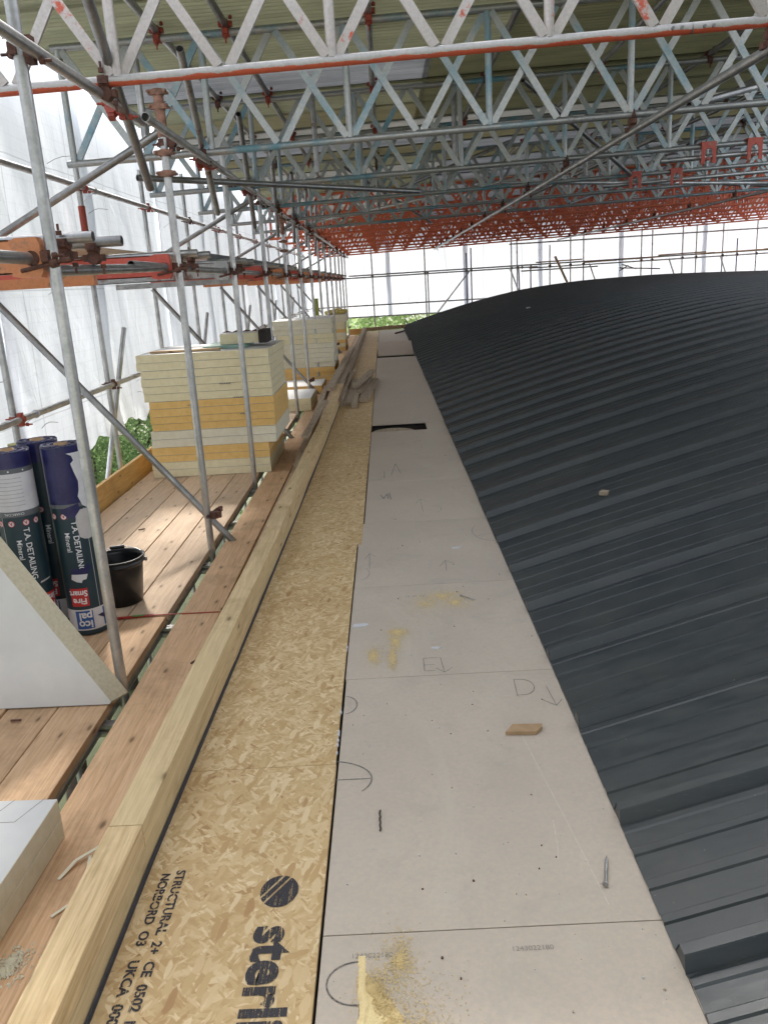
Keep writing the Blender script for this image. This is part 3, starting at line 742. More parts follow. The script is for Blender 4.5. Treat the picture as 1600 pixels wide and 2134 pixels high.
# longitudinal ledgers
def tube_thing(name, p0, p1, mat, lab, cat='scaffold tube', group=None, couplers=(), n=14, r=.02415):
    t = thing(name, p0, lab, cat, group)
    MB().tube(p0, p1, r=r, n=n).build('tube', mat, t)
    for c in couplers: coupler(t, *c)
    return t
segs = [(1.2, 4.72), (4.60, 9.4), (9.3, 15.2), (15.1, 21.2), (21.1, 27.2), (27.1, 29.9)]
for i, (a, b) in enumerate(segs):
    zo = (i % 2) * .0
    xo = -1.238 + (i % 2) * .052
    tube_thing('ledger', (xo, a, .892), (xo, b, .892), GALV, f'sloping looking upper ledger along the inner posts, {nth(i)} length', group='upper inner ledgers')
    if i: tube_thing('ledger', (-1.365, a, .165), (-1.365, b, .165), GALVD, f'eye level ledger through the bracket plates, {nth(i)} length', group='middle inner ledgers')
tube_thing('ledger', (-1.375, 1.2, .165), (-1.375, 3.29, .165), GALVD, 'thick looking ledger end entering the orange plate at left', group='middle inner ledgers')
tube_thing('ledger', (-1.365, 3.52, .12), (-1.365, 5.38, .165), GALVD, 'ledger between the orange plate and the red plate', group='middle inner ledgers')
for z, nm in ((.95, 'upper outer'), (.17, 'middle outer'), (-.79, 'guard rail outer')):
    for i, (a, b) in enumerate([(2.2, 8.3), (8.32, 14.4), (14.42, 20.5), (20.52, 29.9)]):
        tube_thing('ledger', (-2.60, a, z), (-2.60, b, z), GALV, f'{nm} ledger in front of the white sheeting, {nth(i)} length', group=nm + ' ledgers')
for i, (a, b) in enumerate([(1.0, 7.0), (7.02, 13.0), (13.02, 19.0), (19.02, 29.0)]):
    tube_thing('ledger', (-1.366, a, -1.832), (-1.366, b, -1.832), GALV, f'tube seen down the gap between the platform boards, {nth(i)} length', group='ledgers under the platform')
for i in range(27):
    y = 2.1 + i * 1.03
    m = MB(); m.box((-2.6, y, ZP - .062), (-.98, y + .05, ZP - .045)); m.tube((-2.7, y + .025, ZP - .087), (-1.0, y + .025, ZP - .087), n=8)
    tag(m.build('transom', GALVD), f'transom under the platform glimpsed through the gap, {"nearest" if not i else "number %d from the viewer" % (i + 1)}', 'transom', 'transoms under the platform')

# transverse bracket beams at eye level, transoms with open ends
for k_ in range(13):
    y = 3.42 + 2.0 * k_ - .07; col = [ORANGE, REDB, GALVR, REDB, ORANGE][k_ % 5] if k_ < 5 else random.choice([ORANGE, REDB])
    cn = 'orange' if col is ORANGE else ('red' if col is REDB else 'rusty')
    if k_ == 0: col = ORANGE
    t = thing('bracket_beam', (-1.34, y, .17), f'{cn} bracket beam with end plate at the {nth(k_)} inner post', 'bracket beam', 'bracket beams at eye level')
    m = MB(); m.box((-2.58, y - .02, .11), (-1.46, y - .014, .24)); m.box((-2.58, y - .02, .234), (-1.46, y + .04, .24)); m.box((-2.58, y - .02, .11), (-1.46, y + .04, .116)); m.build('channel', col, t)
    # end plate with hole for the ledger
    m = MB(); X0, X1, Z0, Z1 = -1.46, -1.335, .093, .245; cx, cz, rr = -1.372, .165, .03; n = 20
    ring = [(cx + rr * math.cos(2 * math.pi * i / n), cz + rr * math.sin(2 * math.pi * i / n)) for i in range(n)]
    def sq(a):
        c, s = math.cos(a), math.sin(a); tx = ((X1 - cx) if c > 0 else (X0 - cx)) / c if abs(c) > 1e-6 else 9; tz = ((Z1 - cz) if s > 0 else (Z0 - cz)) / s if abs(s) > 1e-6 else 9
        q = min(tx, tz); return (cx + c * q, cz + s * q)
    outer = [sq(2 * math.pi * i / n) for i in range(n)]
    for yy, fl in ((y - .024, 0), (y + .03, 1)):
        vv = [(a, yy, b) for a, b in ring] + [(a, yy, b) for a, b in outer]
        ff = [(i, n + i, n + (i + 1) % n, (i + 1) % n) for i in range(n)]
        m.add(vv, ff if not fl else [f[::-1] for f in ff])
    vv = [(a, y - .024, b) for a, b in outer] + [(a, y + .03, b) for a, b in outer]
    m.add(vv, [(i, (i + 1) % n, n + (i + 1) % n, n + i) for i in range(n)])
    m.build('end_plate', col, t)
    m = MB(); m.tube((-1.42, y - .03, .12), (-1.22, y - .03, .155), .008, 8, False); m.tube((-1.30, y - .03, .14), (-1.27, y - .03, .146), .018, 6, False); m.build('bolt', RUST, t)
    for e, dy in enumerate((.26, .62)):
        yy = y + dy
        tt = tube_thing('transom_tube', (-2.72, yy, .245), (-1.215 + .01 * e, yy, .252), GALVD if e else GALVR, f'open ended cross tube, {ORD[e]} of two beyond the {nth(k_)} inner post', group='cross tubes at eye level',
                        couplers=[((-1.345, yy, .208), Y_, X_, Z_, RUST)])
    if k_ % 2 == 0 and k_ < 9:
        m = MB(); m.bar((-2.62, y + .9, .09), (-1.45, y + .9, .09), .05, .05, (0, 0, 1)); tag(m.build('box_beam', col), f'slim {cn} box beam hung below the cross tubes beyond the {nth(k_)} post', 'box beam')
# boards and a strip of slats resting on the eye-level lift
plank((-1.95, 5.0, .30), (-1.88, 8.3, .30), .225, .038, BOARD, 'pale scaffold board resting on the eye level cross tubes', 'scaffold board', name='scaffold_board')
t = thing('folded_ladder', (-1.75, 7.6, .30), 'slatted ladder lying flat on the eye level cross tubes', 'ladder')
m = MB(); m.bar((-1.85, 7.6, .30), (-1.75, 13.4, .30), .03, .06, (0, 0, 1)); m.build('stile', LABG, t)
m = MB(); m.bar((-1.55, 7.6, .30), (-1.45, 13.4, .30), .03, .06, (0, 0, 1)); m.build('stile', LABG, t)
for i in range(14):
    y = 7.8 + i * .4; x = -1.85 + (y - 7.6) / 5.8 * .1
    m = MB(); m.box((x + .03, y, .285), (x + .28, y + .33, .315)); m.build('slat', LABW if i % 2 else flat_noise('slat_pink%d' % i, (.6, .42, .38), (.5, .36, .33), 10), t)

# transverse braces
GB = 'diagonal cross braces'
for i in range(6):
    y = 5.60 + 4 * i
    tube_thing('brace', (-2.64, y, .06), (-1.16, y, -1.80), GALVD, f'dark diagonal brace running down to the platform gap, {nth(i)} one', group=GB)
    tube_thing('brace', (-2.70, y - .1, .30), (-1.29, y - .1, 1.00), GALVD, f'brace rising to the top of the inner posts, {nth(i)} one', group='rising cross braces')
for i in range(5):
    y = 7.6 + 4 * i
    tube_thing('brace', (-2.78, y, -1.75), (-2.62, y + .7, -.3), GALV, f'thin raker behind the toe board, {nth(i)} one', group='outer rakers', n=10)
# inclined tubes hanging from the roof
for i in range(8):
    b = Vector((-1.32, 5.03 + 2.0 * i, .60 + .015 * i)); v = Vector((.21, -1.75, .76)) if i else Vector((.23, -1.6, .69))
    tube_thing('hanging_tube', b, b + v, GALVR if i % 2 else GALVD, f'inclined tube with open lower end hanging beside the inner posts, {nth(i)}', group='inclined hanging tubes',
               couplers=[(b + Vector((.055, -.65, .29)), (.1, -.9, .4), Y_, X_, REDC)])
tube_thing('plan_tube', (-1.75, 6.35, .83), (.4, 8.5, .83), GALVD, 'dark horizontal tube crossing under the roof beams at left', n=12)
tube_thing('plan_tube', (1.80, 2.8, .905), (1.72, 27.4, .905), GALV, 'long bright tube clamped under all the roof beams right of centre',
           couplers=[((1.8 - .0033 * k2, 4.06 + 2.1 * k2, .945), Y_, X_, Z_, RUST) for k2 in range(12)], n=16)
tube_thing('plan_tube', (6.0, 10, 1.0), (5.9, 28.4, 1.0), GALV, 'second long tube clamped under the beams far to the right', n=10,
           couplers=[((6.0, 4.06 + 2.1 * k2, 1.05), Y_, X_, Z_, RUST) for k2 in range(3, 12)])
tube_thing('plan_tube', (1.5, 10.6, 1.08), (6.5, 13.0, 1.05), GALV, 'slanting tube between the third and fourth roof beams', n=10)
tube_thing('plan_tube', (-1.6, 15.0, 1.0), (4.6, 11.6, 1.62), GALV, 'long slanting tube rising to the right among the beams', n=10)

# ================================================================ ROOF BEAMS
BAY = .488; X0 = -2.37; NB = 38; DEP = .735
def zb(x): return .971 + .025 * x
def beam(y, mats, lab, simple=False):
    t = thing('roof_beam', (-1.21, y, zb(-1.21)), lab, 'lattice beam', 'lattice roof beams')
    ch, st, tc = mats; ne = 14
    xe = X0 + NB * BAY
    MB().tube((X0 - .05, y, zb(X0)), (xe, y, zb(xe)), n=ne).build('bottom_chord', ch, t)
    MB().tube((X0 - .05, y, zb(X0) + DEP), (xe, y, zb(xe) + DEP), n=ne).build('top_chord', tc, t)
    for i in range(NB):
        a, b = X0 + i * BAY, X0 + (i + 1) * BAY
        g_ = .045
        MB().bar((a + g_ * .5, y + .011, zb(a) + .02), (b - g_ * .5, y + .011, zb(b) + DEP - .02), .045, .018, (0, 1, 0)).build('diagonal_strut', st, t)
        MB().bar((b - g_ * .5, y - .011, zb(b) + .02), (a + g_ * .5, y - .011, zb(a) + DEP - .02), .045, .018, (0, 1, 0)).build('diagonal_strut', st, t)
        if abs(((a + 1.21 + .186) / (2 * BAY)) % 1 - 0) < .01 or i % 2 == 0:
            MB().tube((a, y, zb(a) + .015), (a, y, zb(a) + DEP - .015), .0235, 10, False).build('vertical_strut', st, t)
    for jx in (X0 + BAY * 7.3, X0 + BAY * 19.6):   # spigot joint
        m = MB(); m.tube((jx - .004, y, zb(jx)), (jx + .004, y, zb(jx)), .0247, 12, False)
        for s_ in (-.09, -.05, .05, .09): m.tube((jx + s_, y - .032, zb(jx)), (jx + s_, y + .032, zb(jx)), .008, 6, False)
        m.build('chord_joint', GALVD, t)
    c_ = coupler(t, (-1.21, y, zb(-1.21) - .024), Y_, X_, Z_, RUST)
    return t
# the verticals land on X = -1.15 + n*0.976
X0 = -1.15 - 2.5 * .488 + .244 - .244 * 0
X0 = -1.15 - .976 - .0
protoA = beam(4.06, (RED_CH, WHITE_T, RED_CH), 'nearest lattice roof beam, pale struts and a chord with worn red paint')
lb = ['second roof beam, pale blue tinted struts', 'third roof beam, bluish chord', 'fourth roof beam, grey chord', 'fifth roof beam, grey chord', 'sixth roof beam, last pale one before the red beams']
protoB = beam(4.06 + 2.1, (BLUE_C, BLUE_T, BLUE_C), lb[0])
for k_ in range(2, 6):
    o = copy_tree(protoB); o.location.y = 4.06 + 2.1 * k_; o['label'] = lb[k_ - 1]
protoC = beam(4.06 + 2.1 * 6, (RED_T, RED_T, RED_T), 'red painted lattice roof beam, nearest of the red ones')
for k_ in range(7, 13):
    o = copy_tree(protoC); o.location.y = 4.06 + 2.1 * k_
    o['label'] = f'red painted lattice roof beam, {ORD[k_ - 6]} of the red ones'

# purlins with couplers
px = [-1.44, -.97, .0, 1.05, 2.1, 3.1, 4.1, 5.2, 6.2, 7.2, 8.2, 9.2, 10.2, 11.2, 12.2, 13.2, 14.2]
for i, x in enumerate(px):
    zt = zb(x) + DEP + .05
    cps = [((x, 4.06 + 2.1 * k2, zt - .024), X_, Y_, Z_, random.choice([REDC, RUST])) for k2 in range(0, 12 if i < 6 else 6)]
    tube_thing('purlin', (x, 2.4, zt), (x, 29.9, zt), GALVD if i % 2 else GALV, f'purlin tube under the roof sheets, {ORD[i]} from the left', group='purlin tubes', couplers=cps, n=12)
# short stub tubes standing above the beams
for x, y in ((.75, 8.26), (-.55, 8.0), (-1.62, 6.16), (.0, 12.5), (2.5, 10.4)):
    tube_thing('stub_tube', (x, y + .05, zb(x) + .05), (x, y + .05, zb(x) + DEP + .02), GALVR, {.75: 'upright stub tube with open dark top just right of centre', -.55: 'short upright stub tube on the third beam left of centre', -1.62: 'short rusty stub tube near the sleeve of the second post', .0: 'short stub tube on the fifth beam at centre', 2.5: 'short stub tube far to the right on the fourth beam'}[x], n=10)

# clamp plates hung on the third and fourth beams
for i, (x, y) in enumerate(((3.12, 8.26), (3.55, 8.26), (3.06, 10.36), (3.55, 10.36))):
    z1 = zb(x) + .035; yy = y - .04; m = MB(); w = .07; h = .19
    pts = [(-w, -h), (-.035, -h), (-.035, -.10)] + [(.035 * math.cos(R(a)), -.10 + .045 * math.sin(R(a))) for a in range(170, 0, -20)] + [(.035, -.10), (.035, -h), (w, -h), (w, 0), (-w, 0)]
    pts = pts[::-1]
    m.prism(pts, 0, .012, fn=lambda a, b, c: (x + a, yy - c, z1 + b))
    m.box((x - w, yy, z1 - .012), (x + w, yy + .08, z1))
    m.tube((x, yy - .03, z1 - .15), (x, yy + .07, z1 - .15), .012, 8, False)
    tag(m.build('clamp_plate', REDB), ['left red clamp plate on the third beam', 'right red clamp plate on the third beam', 'left red clamp plate on the fourth beam', 'right red clamp plate on the fourth beam'][i] + ' at upper right', 'clamp plate', 'red clamp plates')
for y in (8.26, 10.36):
    tube_thing('plan_tube', (2.7, y + .04, zb(3) - .10), (6.6, y + .04, zb(6) - .06), GALV, f'tube held by the red clamp plates under the {"third" if y < 9 else "fourth"} beam', n=10)

for i, (p0, p1) in enumerate([((2.2, 6.2, 1.06), (5.2, 8.2, 1.85)), ((4.4, 8.3, 1.80), (2.2, 12.4, 1.08)), ((.2, 10.5, 1.05), (1.9, 12.4, 1.80)), ((5.2, 10.4, 1.12), (7.4, 14.5, 1.85)),
                              ((3.2, 14.5, 1.08), (5.6, 16.6, 1.8)), ((-.6, 12.5, 1.70), (1.0, 16.7, 1.05)), ((6.8, 14.6, 1.16), (4.6, 18.8, 1.86)), ((1.4, 8.3, 1.72), (3.0, 10.3, 1.05))]):
    tube_thing('roof_brace', p0, p1, GALVD, f'slanting brace tube between two roof beams, {nth(i)} of eight', group='slanting braces among the beams', n=10)
# ================================================================ ROOF SHEETS (corrugated)
def zsheet(x): return zb(x) + DEP + .05 + .045
def corrugated(x0, x1, y0, y1, mat, lab, lift=0.0):
    m = MB(); p = .076; n = max(int((y1 - y0) / p * 8), 6); vs = []; NXs = 5
    for j in range(n + 1):
        y = y0 + (y1 - y0) * j / n
        h = .019 * math.sin(2 * math.pi * y / p)
        for i in range(NXs + 1):
            x = x0 + (x1 - x0) * i / NXs; vs.append((x, y, zsheet(x) + h + lift))
    m.add(vs, [(j * (NXs + 1) + i, j * (NXs + 1) + i + 1, (j + 1) * (NXs + 1) + i + 1, (j + 1) * (NXs + 1) + i) for j in range(n) for i in range(NXs)], True)
    return tag(m.build('roof_sheet', mat), lab, 'roof sheet', 'corrugated roof sheets')
cols = {0: (CG, CGD), 1: (CG, CGD), 2: (CG, CGD), 3: (CY, CGD), 4: (CG, CGD), 5: (CO, CGD), 6: (CW, CW), 7: (CY, CO), 8: (CO, CY), 9: (CG, CO), 10: (CW, CY)}
cn = {id(CG): 'green', id(CY): 'grey', id(CO): 'olive', id(CGD): 'shade darkened green', id(CW): 'pale'}
yb = 7.49 - 3 * .945
for j in list(range(-10, -3)) + list(range(29)):
    a = yb + j * .945; b = a + 1.02
    if j < 0:
        corrugated(-2.46, 17, a, b, CG, f'green corrugated roof sheet added to block sky behind the photographer, {ORD[j + 14]} row', (j % 2) * .022); continue  # unseen rows added to keep sky light from behind off the ribs
    if j == 0: corrugated(2.1, 17, yb - 3 * .945, yb - 2 * .945 + .07, CG, 'green corrugated roof sheet added to block sky over the near metal roof, rear row'); corrugated(2.1, 17, yb - 2 * .945, yb - .945 + .07, CG, 'green corrugated roof sheet added to block sky over the near metal roof, middle row', .022)  # unseen rows added to darken the rib faces; gutter side stays open
    c = cols.get(j) or (random.choice([CO, CW, CY, CG]), random.choice([CO, CY]))
    if a > 30.4: break
    xl = -2.46 + random.uniform(-.06, .05) + (.0 if j != 5 else .03)
    xm = .52 if j in (3, 4, 5) else 1.1
    corrugated(xl, xm, a, b, c[0], f'{cn[id(c[0])]} corrugated roof sheet at left, {nth(j)} row', (j % 2) * .022)
    corrugated(xm - .05, min(17, .5 * a + .6), a, b, c[1], f'{cn[id(c[1])]} corrugated roof sheet at right, {nth(j)} row', (j % 2) * .022 + .004)

# ================================================================ WHITE SHEETING
def sheet_panel(fn, u0, u1, z0, z1, lab, seed, hem=.05, group=None, nu=None, mat=None):
    nu = nu or int((u1 - u0) / .07) + 2; nz = int((z1 - z0) / .09) + 2; vs = []
    for j in range(nz + 1):
        for i in range(nu + 1):
            u = u0 + (u1 - u0) * i / nu; t = j / nz
            zl = z0 + hem * mn.noise(Vector((u * 1.9, seed, 0))) + hem * .5 * mn.noise(Vector((u * 6, seed, 2)))
            z = zl + (z1 - zl) * t
            d = .035 * mn.noise(Vector((u * 1.6 + .5 * z, z * .7, seed))) + .015 * mn.noise(Vector((u * 5 + z, z * 1.6, seed + 9)))
            if t < .12: d += .05 * (1 - t / .12) * mn.noise(Vector((u * 5, z * 3, seed + 4)))
            vs.append(fn(u, z, d))
    m = MB(); m.add(vs, [(j * (nu + 1) + i, j * (nu + 1) + i + 1, (j + 1) * (nu + 1) + i + 1, (j + 1) * (nu + 1) + i) for j in range(nz) for i in range(nu)], True)
    return tag(m.build('white_sheeting', mat or SHEET), lab, 'sheeting', group)
ub = [-8.0, 3.4, 6.1, 8.3, 10.9, 13.5, 16.2, 19, 22, 25, 28, 30.45]
for i in range(len(ub) - 1):
    sheet_panel(lambda u, z, d, i=i: (-2.80 + d - (i % 2) * .03, u, z), ub[i] - .08, ub[i + 1] + .08, -1.34 + [.0, .0, .0, .02, .05, 0, 0, 0, 0, 0, 0][i], 1.95, f'translucent white sheeting panel on the left side, {nth(i)} panel', i * 3.7, .10, 'white sheeting along the left side')
eb = [-2.85, .2, 3.0, 5.7, 8.6, 11.6, 14.6, 18.0, 21.4]
for i in range(len(eb) - 1):
    sheet_panel(lambda u, z, d, i=i: (u, 30.5 + d * 1.5 + (i % 2) * .04, z), eb[i] - .08, eb[i + 1] + .08, -1.24, 2.45, f'bright white sheeting panel closing the far end, {ORD[i]} from the left', 50 + i * 2.3, .04, 'white sheeting across the far end', mat=SHEETE)
for i in range(5):
    sheet_panel(lambda u, z, d, i=i: (21.4 + d, u, z), 1 + i * 6, 7.1 + i * 6, -1.6, 2.4, f'white sheeting on the far right side, {nth(i)} panel', 90 + i, .04, 'white sheeting along the right side', nu=40)
sheet_panel(lambda u, z, d: (21.4 + d, u, z), -8.3, 1.1, -1.7, 2.4, 'white sheeting added to close off sky on the right side behind the photographer', 78, .04, 'added white sheeting behind', nu=40, mat=SHEETB)  # unseen panel added to cut the sky reflected from the rear
# bungee ties: little bright rings round the outer ledgers
for i in range(16):
    y = 5.9 + i * 1.02; z = [-.79, .17, .95][i % 3]; m = MB()
    for q in range(2):
        n = 12; yy = y + q * .012
        for a in range(n):
            a0, a1 = 2 * math.pi * a / n, 2 * math.pi * (a + 1) / n
            m.tube((-2.60 + .028 * math.cos(a0), yy, z + .028 * math.sin(a0)), (-2.60 + .028 * math.cos(a1), yy, z + .028 * math.sin(a1)), .0035, 5, False)
    m.tube((-2.61, y, z - .02), (-2.79, y + .05, z - .12), .003, 5, False)
    tag(m.build('sheet_tie', LABW), f'white elastic tie round the {["guard rail", "middle", "upper"][i % 3]} ledger, {ORD[i]} along', 'tie', 'elastic sheeting ties')
# dark reinforcing cords lying on the sheeting
rr = random.Random(11)
for i in range(16):
    y = 4.3 + i * .95 + rr.uniform(-.2, .2); z = rr.choice([-.95, -.5, -.1, .4, .75, 1.2]) + rr.uniform(-.1, .1); m = MB(); L = rr.uniform(.25, .8); s_ = rr.uniform(-.25, .25)
    p = [Vector((-2.755, y + L * q / 4, z + s_ * L * q / 4 + .02 * math.sin(q))) for q in range(5)]
    for a, b in zip(p[:-1], p[1:]): m.tube(a, b, .0025, 5, False)
    tag(m.build('cord', LABG), f'thin slack cord against the left sheeting, {ORD[i]} along from the viewer', 'cord', 'slack cords on the sheeting')

# ================================================================ FAR END SCAFFOLD
ep = [(-.37, 1.2, -2.6), (1.51, 1.3, -2.6), (1.60, .25, -2.6), (2.98, .8, -1.6), (3.15, .95, -1.6), (4.58, 1.2, -1.3), (4.95, .25, -1.3), (4.78, 1.2, -1.3), (5.26, .3, -1), (5.94, .9, -1), (6.67, 1.3, -1), (7.13, 1.3, -1), (9.17, 1.3, -1), (9.55, 1.2, -1), (10.62, 1.3, -1), (11.1, 1.3, -1), (12.03, 1.3, -1), (12.54, .75, -1), (13.22, 1.3, -1), (14.6, 1.3, -1), (16, 1.3, -1)]
for i, (x, z1, z0) in enumerate(ep):
    mt = BLUP if i in (4, 6, 8, 17, 3) else GALVR
    tube_thing('end_standard', (x, 29.95, z0 - 3), (x + (.0 if i != 6 else -.12), 29.95, z1), mt, f'thin upright pole of the far end scaffold, {ORD[i]} from the left', 'scaffold pole', 'uprights of the far end scaffold',
               couplers=[((x, 29.92, .20), Z_, X_, -Y_, RUST)], n=8)
for i, (z, xa, xb, y) in enumerate([(.16, -2.6, 5.5, 29.88), (.155, 5.2, 17, 29.90), (.24, -1.2, 17, 29.75), (-.80, -2.6, 4.2, 29.88), (-1.215, -2.6, 3, 30.35), (1.0, 4.5, 17, 29.88), (.07, 4.9, 7.6, 29.8)]):
    tube_thing('end_rail', (xa, y, z), (xb, y, z + (xb - xa) * (.004 if z > 0 else 0)), GALVR if i % 2 else GALVD, ['main horizontal rail across the far end, left half', 'main horizontal rail across the far end, right half', 'rail just above the main rail at the far end', 'lower rail across the far end at left', 'rail along the bottom hem of the far sheeting', 'top rail across the far end at right', 'short rail end sticking out in the middle of the far end'][i], n=8)
tube_thing('end_brace', (3.1, 29.85, .2), (1.75, 29.85, -1.35), GALV, 'diagonal brace at the far end just above the roof corner', n=8)
for i, x in enumerate((4.5, 7.3, 10.1, 11.9)):
    tube_thing('end_brace', (x, 29.8, .2), (x + .35, 29.8, -.75), GALVR, f'short slanting strut under the far rail, {ORD[i]} from the left', n=8)
for i, (xa, xb, z) in enumerate([(5.4, 7.0, .33), (7.1, 8.3, .235), (8.0, 8.9, .25), (8.9, 9.7, .26), (9.7, 11.3, .33), (10.9, 11.6, .29), (11.6, 13.4, .30), (13.4, 16, .33)]):
    plank((xa, 29.65, z), (xb, 29.65, z + .02), .2, .045, OLDX, f'pale plank on the far end rail, {ORD[i]} from the left', name='far_plank')
plank((6.05, 29.6, .5), (6.55, 29.6, -.55), .06, .12, OLDX, 'timber leaning against the far end rail', name='leaning_timber', up=(0, 1, 0))
m = MB(); m.tube((8.2, 29.2, -.02), (9.6, 29.2, -.12), .02, 6, False); m.tube((8.5, 29.2, .05), (8.2, 29.2, -.12), .02, 6, False); m.tube((8.3, 29.3, .10), (8.8, 29.3, -.08), .018, 6, False)
tag(m.build('twig_debris', RUST), 'tangle of dark sticks on the far roof crest', 'debris')
plank((-1.25, 28.5, -1.62), (-.80, 28.5, -1.62), .05, .20, PLY, 'bright orange toe board at the far end of the platform', 'toe board', name='toe_board')
plank((-.74, 28.2, -1.55), (.68, 28.6, -1.53), .08, .12, OLDX, 'brown timber closing the far end of the gutter', name='end_timber')
plank((.30, 25.8, ZG + .02), (.62, 26.6, ZG + .04), .05, .04, RUST, 'dark stick lying on the farthest grey board', name='stick')

# ================================================================ INSULATION STACKS
def ins_board(cx, cy, z, w, d, th, rot, core, lab, group, facer=True, name='insulation_board', bev=.002):
    M_ = Matrix.Translation((cx, cy, z)) @ Matrix.Rotation(R(rot), 4, 'Z'); m = MB()
    m.box((-w / 2, -d / 2, 0), (w / 2, d / 2, th), mat=M_, face_mi={0: 1, 1: 1, 2: 0, 3: 0, 4: 0, 5: 0})
    bm = bmesh.new(); o = m.build(name, [core, FACER])
    bm.from_mesh(o.data); bmesh.ops.remove_doubles(bm, verts=bm.verts, dist=1e-5); bm.to_mesh(o.data); bm.free()
    bv = o.modifiers.new('edge', 'BEVEL'); bv.width = bev; bv.segments = 1
    return tag(o, lab, 'insulation board', group)
C_, O_, P_ = FOAM
G1 = 'insulation boards of the near stack'
lay = [(C_, 0, 0, 0)] * 2 + [(O_, .02, -.01, 0)] * 2 + [(P_, .03, .075, 0)] * 2 + [(O_, .045, .08, 0)] * 4 + [(C_, .0, .07, .6)] * 4 + [(C_, -.02, .075, -.8)] * 2
z = ZP + .004
nmc = {id(C_): 'cream', id(O_): 'orange', id(P_): 'pale'}
ths = [.075, .075, .07, .08, .08, .08, .072, .07, .078, .07, .075, .072, .075, .075, .075, .078]
for i, ((c, dx0, dx1, rt), th) in enumerate(zip(lay, ths)):
    xl, xr = -2.375 + dx0 + random.uniform(-.006, .006), -1.20 + dx1 + random.uniform(-.006, .006)
    dd = 1.15 if c is not P_ else 1.2
    ins_board((xl + xr) / 2, 7.80 + dd / 2 + random.uniform(-.01, .01), z, xr - xl, dd, th - .002, rt * .8, c, f'{nmc[id(c)]} insulation board, {ORD[i]} from the bottom of the near stack', G1); z += th
ztop = z
for q, (xm_, zm_) in enumerate([(-1.62, -.86), (-1.50, -1.00), (-1.95, -1.05), (-1.45, -1.16)]):
    m = MB()
    for w_ in range(5): m.box((xm_ + w_ * .022, 7.788, zm_), (xm_ + w_ * .022 + .013, 7.7965, zm_ + .012))
    tag(m.build('edge_stamp', INKF), f'faint dark stamp on a board edge of the near stack, {ORD[q]} from the top', 'stamp')
plank((-2.28, 7.95, ztop + .012), (-1.60, 7.92, ztop + .012), .10, .02, OLDX, 'thin brown strip lying on the near stack', name='timber_strip')
m = MB(); m.box((-1.80, 8.05, ztop + .002), (-1.38, 8.6, ztop + .03)); tag(m.build('green_sheet', flat_noise('pale_green_card', (.26, .42, .36), (.22, .36, .30), 8)), 'pale green sheet under the foam block on the near stack', 'sheet')
ins_board(-1.46, 8.35, ztop + .032, .40, .30, .10, 4, C_, 'small cream foam block on top of the near stack', None, name='foam_block')
m = MB(); m.box((-1.26, 8.15, ztop + .03), (-1.18, 8.5, ztop + .155)); tag(m.build('timber_block', DARK), 'dark brown block at the right of the foam block on the near stack', 'block')
m = MB(); 
for q in range(7): m.tube((-1.68 + q * .05, 8.5, ztop + .12 + .02 * (q % 2)), (-1.63 + q * .05, 8.52, ztop + .12 + .02 * ((q + 1) % 2)), .012, 6, False)
tag(m.build('rubble', RUST), 'dark crumpled scrap behind the foam block on the near stack', 'debris')
ins_board(-1.45, 12.25, ZP + .004, .62, 1.1, .09, 0, C_, 'lower of the two small cream boards between the stacks', None)
ins_board(-1.45, 12.25, ZP + .096, .62, 1.1, .09, 0, C_, 'upper of the two small cream boards between the stacks', None)
ins_board(-1.62, 14.1, ZP + .004, 1.0, 1.0, .13, 0, O_, 'orange edged board with white top in front of the second stack', None)
G2 = 'insulation boards of the second stack'
z = ZP + .004; lay2 = [O_, O_, O_, P_, P_, P_, P_, P_, C_, C_, P_, P_, P_]
for i, c in enumerate(lay2):
    th = .088; o_ = -.03 * (i > 9)
    ins_board(-1.52 + o_ + random.uniform(-.01, .01), 16.0 + random.uniform(-.02, .02), z, 1.06 + .05 * (i > 9), 1.2, th - .002, random.uniform(-1, 1), c, f'{nmc[id(c)]} insulation board, {ORD[i]} from the bottom of the second stack', G2); z += th
G3 = 'insulation boards of the far stack'
z = ZP + .004
for i in range(10):
    th = .095; c = [O_, C_, O_, C_, P_, O_, C_, C_, P_, P_, P_][i]
    ins_board(-1.58 + .05 * (i > 7), 23.0, z, .95, 1.2, th - .002, random.uniform(-1, 1), c, f'{nmc[id(c)]} insulation board, {ORD[i]} from the bottom of the far stack', G3); z += th
m = MB()
for q in range(5):
    a = random.uniform(0, 6); m.box((-.13, -.12, 0), (.13, .12, .11), mat=Matrix.Translation((-1.5 + q * .09, 22.8 + random.uniform(0, .4), z + .02 * (q % 3))) @ Matrix.Rotation(a, 4, 'Z') @ Matrix.Rotation(random.uniform(-.4, .4), 4, 'X'))
tag(m.build('yellow_bags', YEL, bevel=.04), 'crumpled yellow bags heaped on the far stack', 'bags')
m = MB(); m.tube((-1.9, 23, z), (-1.9, 23, z + .45), .09, 12, False); tag(m.build('green_roll', flat_noise('olive_plastic', (.35, .38, .08), (.28, .30, .06), 9)), 'upright olive roll on the far stack', 'roll')

